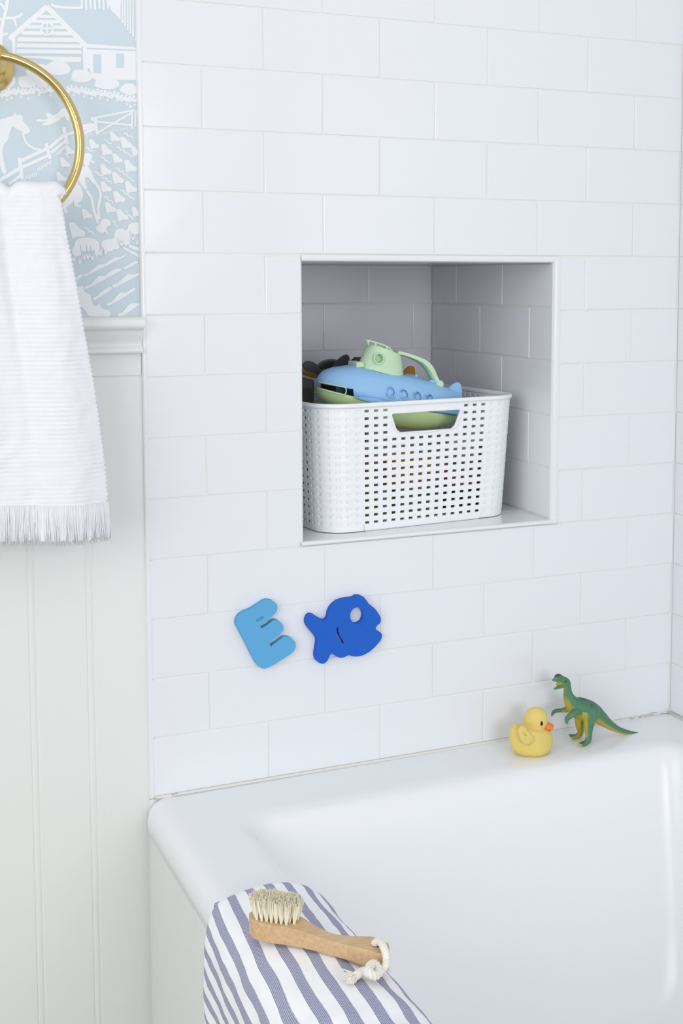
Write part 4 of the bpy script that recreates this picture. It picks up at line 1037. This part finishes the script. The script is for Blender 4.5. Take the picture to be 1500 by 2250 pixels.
# ------------------------------------------------------------------ striped cover on the tub edge
cov = thing('striped_cover', 'blue and white striped padded cloth draped over the bathtub edge', 'cushion', (0.05, -0.5, TZ))
sec = spline([(-0.0290, 0.28), (-0.0265, 0.36), (-0.0225, 0.43), (-0.0190, 0.475), (-0.0130, 0.499), (-0.002, 0.5140), (0.022, 0.5215), (0.052, 0.5245), (0.080, 0.5220), (0.103, 0.511), (0.117, 0.495), (0.1235, 0.47), (0.1245, 0.44), (0.1235, 0.40), (0.121, 0.34)], 7)
sl = [0.0]
for a, b in zip(sec, sec[1:]): sl.append(sl[-1]+math.hypot(b[0]-a[0], b[1]-a[1]))
PERIOD = 0.0205
cv = MB(); uvs = []
ysteps = [0.0, 0.0008, 0.002, 0.004, 0.007, 0.011, 0.016, 0.022]+[0.03+0.0075*i for i in range(64)]
CXM, CZM = 0.052, 0.49
# arc position of the fan's fixed side (where the cloth turns down into the tub)
sfix = sl[min(range(len(sec)), key=lambda i: abs(sec[i][0]-0.117)+abs(sec[i][1]-0.495))]
rows = []; uvr = []
for yi, dy in enumerate(ysteps):
    row = []; ur = []
    for k, (x_, z_) in enumerate(sec):
        s_ = sl[k]; f = (s_-sl[0])/(sl[-1]-sl[0])
        # rounded far end
        g = min(1.0, dy/0.016); sh = 0.0075*(1-sqrt(max(0, 1-(1-g)**2)))
        a, b = sec[max(k-1, 0)], sec[min(k+1, len(sec)-1)]; tx, tz = b[0]-a[0], b[1]-a[1]; l = math.hypot(tx, tz); nx_, nz_ = -tz/l, tx/l
        ye = -0.313-0.014*abs(2*f-0.95)**2.0-0.003*sin(9*f)-0.030*(max(0, 0.45-f)/0.45)**1.6
        u_ = sl[k]; t = dy/0.27
        side = max(0, 0.30-f)/0.30
        inner = max(0, f-0.72)/0.28
        wr = 0.0022*noise.noise(Vector((u_*38, dy*22, 0.3)))+0.0011*noise.noise(Vector((u_*70, dy*60, 4.3)))
        wr += side*0.0036*sin(dy*150+u_*26)+inner*0.0028*sin(dy*120-u_*30)
        wr *= min(1, dy/0.02)
        puff = 0.004*min(1, t)*sin(pi*min(1, max(0, (f-0.2)/0.7)))
        p = Vector((x_+nx_*(wr+puff-sh)-0.010*t*0, ye-dy, z_+nz_*(wr+puff-sh)))
        if p.x > -0.004 and p.z < TZ+0.002 and p.x < 0.09 and 0.05 < f < 0.6: p.z = TZ+0.002
        row.append(p)
        ur.append((sfix+(u_-sfix)/(1+0.17*t)-PERIOD*0.18+0.0016*noise.noise(Vector((dy*24, u_*12, 2)))+side*0.0055*sin(dy*75+u_*40), dy))
    rows.append(row); uvr.append(ur)
cv.grid(rows, False)
co = cv.build('cloth', striped_cloth(PERIOD), cov, solid=0.002)
uvl = co.data.uv_layers.new(name='UVMap'); flat = [q for r in uvr for q in r]
for lp in co.data.loops: uvl.data[lp.index].uv = flat[lp.vertex_index]
hm = MB(); hm.tube([p+Vector((0, 0.0004, -0.0004)) for p in rows[0]], 0.0011, 8)
hmo = hm.build('hem', mat('white_cotton', rgb(250, 251, 254), 0.85, 0.15), cov)

# ------------------------------------------------------------------ scrub brush lying on the cover
TB = 0.5475; BTM = 0.5285
brush = thing('scrub_brush', 'wooden scrub brush with cream bristles lying on the striped cover', 'brush', at(690, 2060, 2, BTM))
def br(px, py): return at(px, py, 2, TB)
near = spline([(547, 2012), (552, 2021), (570, 2028), (600, 2034), (640, 2040), (680, 2051), (720, 2063), (760, 2074), (800, 2085), (830, 2095), (846, 2097)], 4)
far = spline([(551, 2004), (562, 1996), (585, 1994), (615, 1999), (645, 2006), (672, 2019), (700, 2036), (735, 2050), (775, 2054), (815, 2056), (843, 2066)], 4)
end = spline([(846, 2097), (854, 2092), (855, 2080), (852, 2072), (843, 2066)], 4)
start = spline([(551, 2004), (547, 2007), (547, 2012)], 3)
outl = near[:-1]+end[:-1]+far[::-1][:-1]+start[:-1]
O3 = [br(*p) for p in outl]; cxy = sum(O3, Vector())/len(O3)
bs = MB(); rows = []
axb = (br(850, 2080)-br(548, 2010)).normalized()
def thick(p):
    t = (p-br(548, 2010)).dot(axb)/(br(850, 2080)-br(548, 2010)).length
    return 1-0.18*sin(pi*min(1, max(0, (t-0.3)/0.7)))
for f, dz in ((0.965, 0.0), (0.992, -0.0012), (1.0, -0.003), (1.0, -0.013), (0.985, -0.0165), (0.95, -0.0185)):
    r_ = []
    for p in O3:
        # shrink towards the spine of the brush rather than its middle
        t = (p-cxy).dot(axb); sp0 = cxy+axb*t*0.97; q = sp0+(p-sp0)*f
        r_.append(Vector((q.x, q.y, TB+dz*thick(p)-(1-thick(p))*0.006)))
    rows.append(r_)
nO = len(O3); bs.grid(rows, True, 0, True)
hob = bs.build('handle', WOOD, brush, smooth=True, autosm=0.9)
hx_ = at(826, 2076, 2, TB); q = MB(); q.lathe([(0.0042, -0.04), (0.0042, 0.04)], hx_, (0, 0, 1), 20); cut(hob, [q.build('cutter', WOOD)])
bmx = bmesh.new(); bmx.from_mesh(hob.data)
for f in bmx.faces: f.smooth = True
for e in bmx.edges:
    if len(e.link_faces) == 2: e.smooth = e.calc_face_angle(0) < 0.9
bmx.to_mesh(hob.data); bmx.free()
bt = MB(); c0 = br(604, 2017); ax2 = (br(650, 2027)-br(560, 2012)).normalized(); sd2 = Vector((-ax2.y, ax2.x, 0))
for i in range(-4, 5):
    for j in range(-2, 3):
        if (i/4.6)**2+(j/2.6)**2 > 1.12: continue
        b0 = c0+ax2*(i*0.0052+(j % 2)*0.0015)+sd2*(j*0.0044)
        for h in range(58):
            a = random.uniform(0, 2*pi); rr = sqrt(random.random()); ox, oy = rr*cos(a), rr*sin(a)
            bs0 = b0+ax2*ox*0.0007+sd2*oy*0.0007+Vector((0, 0, -0.001))
            lean = ax2*(i*0.0008)+sd2*(j*0.0009)
            tip = b0+ax2*ox*0.0041+sd2*oy*0.0040+lean+Vector((0, 0, 0.0225+random.uniform(-0.0022, 0.0014)-0.0012*(abs(i)/4)**2))
            md = bs0.lerp(tip, 0.5)+(ax2*ox+sd2*oy)*0.0004
            bt.tube([bs0, md, tip], [0.0004, 0.00042, 0.0003], 4, cap=False)
bto = bt.build('bristles', BRIST, brush); bto['kind'] = 'stuff'
# cord through the handle end, knotted, with a frayed end
rope_c = spline([(822, 2079, 0.541), (824, 2072, 0.5490), (834, 2068, 0.5530), (842, 2080, 0.5540), (848, 2098, 0.5500), (848, 2116, 0.5420), (842, 2130, 0.5370), (830, 2136, 0.5360)], 8)
rope_k = spline([(836, 2134, 0.538), (824, 2144, 0.540), (812, 2138, 0.545), (812, 2124, 0.545), (822, 2118, 0.542), (830, 2128, 0.540), (824, 2142, 0.538), (810, 2140, 0.537), (800, 2134, 0.537), (788, 2140, 0.536), (779, 2146, 0.535)], 8)
rb = MB()
def rope(path, R0, r0, turns):
    pts = [at(a, b, 2, z) for a, b, z in path]; N = len(pts); L_ = 0
    for k in range(3):
        out = []
        for i, p in enumerate(pts):
            t = (pts[min(i+1, N-1)]-pts[max(i-1, 0)]).normalized(); u = t.orthogonal().normalized() if abs(t.z) > 0.95 else (Vector((0, 0, 1))-t*t.z).normalized(); w = t.cross(u)
            a = 2*pi*turns*i/N+2*pi*k/3; out.append(p+u*(R0*cos(a))+w*(R0*sin(a)))
        rb.tube(out, r0, 8)
rope(rope_c, 0.0018, 0.0022, 7); rope(rope_k, 0.0020, 0.0024, 8)
e0 = at(781, 2145, 2, 0.535)
for k in range(150):
    a = random.uniform(-0.9, 0.9); ln = random.uniform(0.007, 0.0125); d_ = Vector((-0.75*cos(a)-0.15, -0.62*cos(a)*0.4+0.9*sin(a), random.uniform(-0.12, 0.45))).normalized()
    p0 = e0+Vector((random.uniform(-0.002, 0.002), random.uniform(-0.002, 0.002), random.uniform(-0.0015, 0.0015)))
    rb.tube([p0, p0+d_*ln*0.5, p0+d_*ln+Vector((0, 0, -0.001))], [0.0008, 0.0007, 0.0004], 5)
rb.build('cord', ROPE, brush)
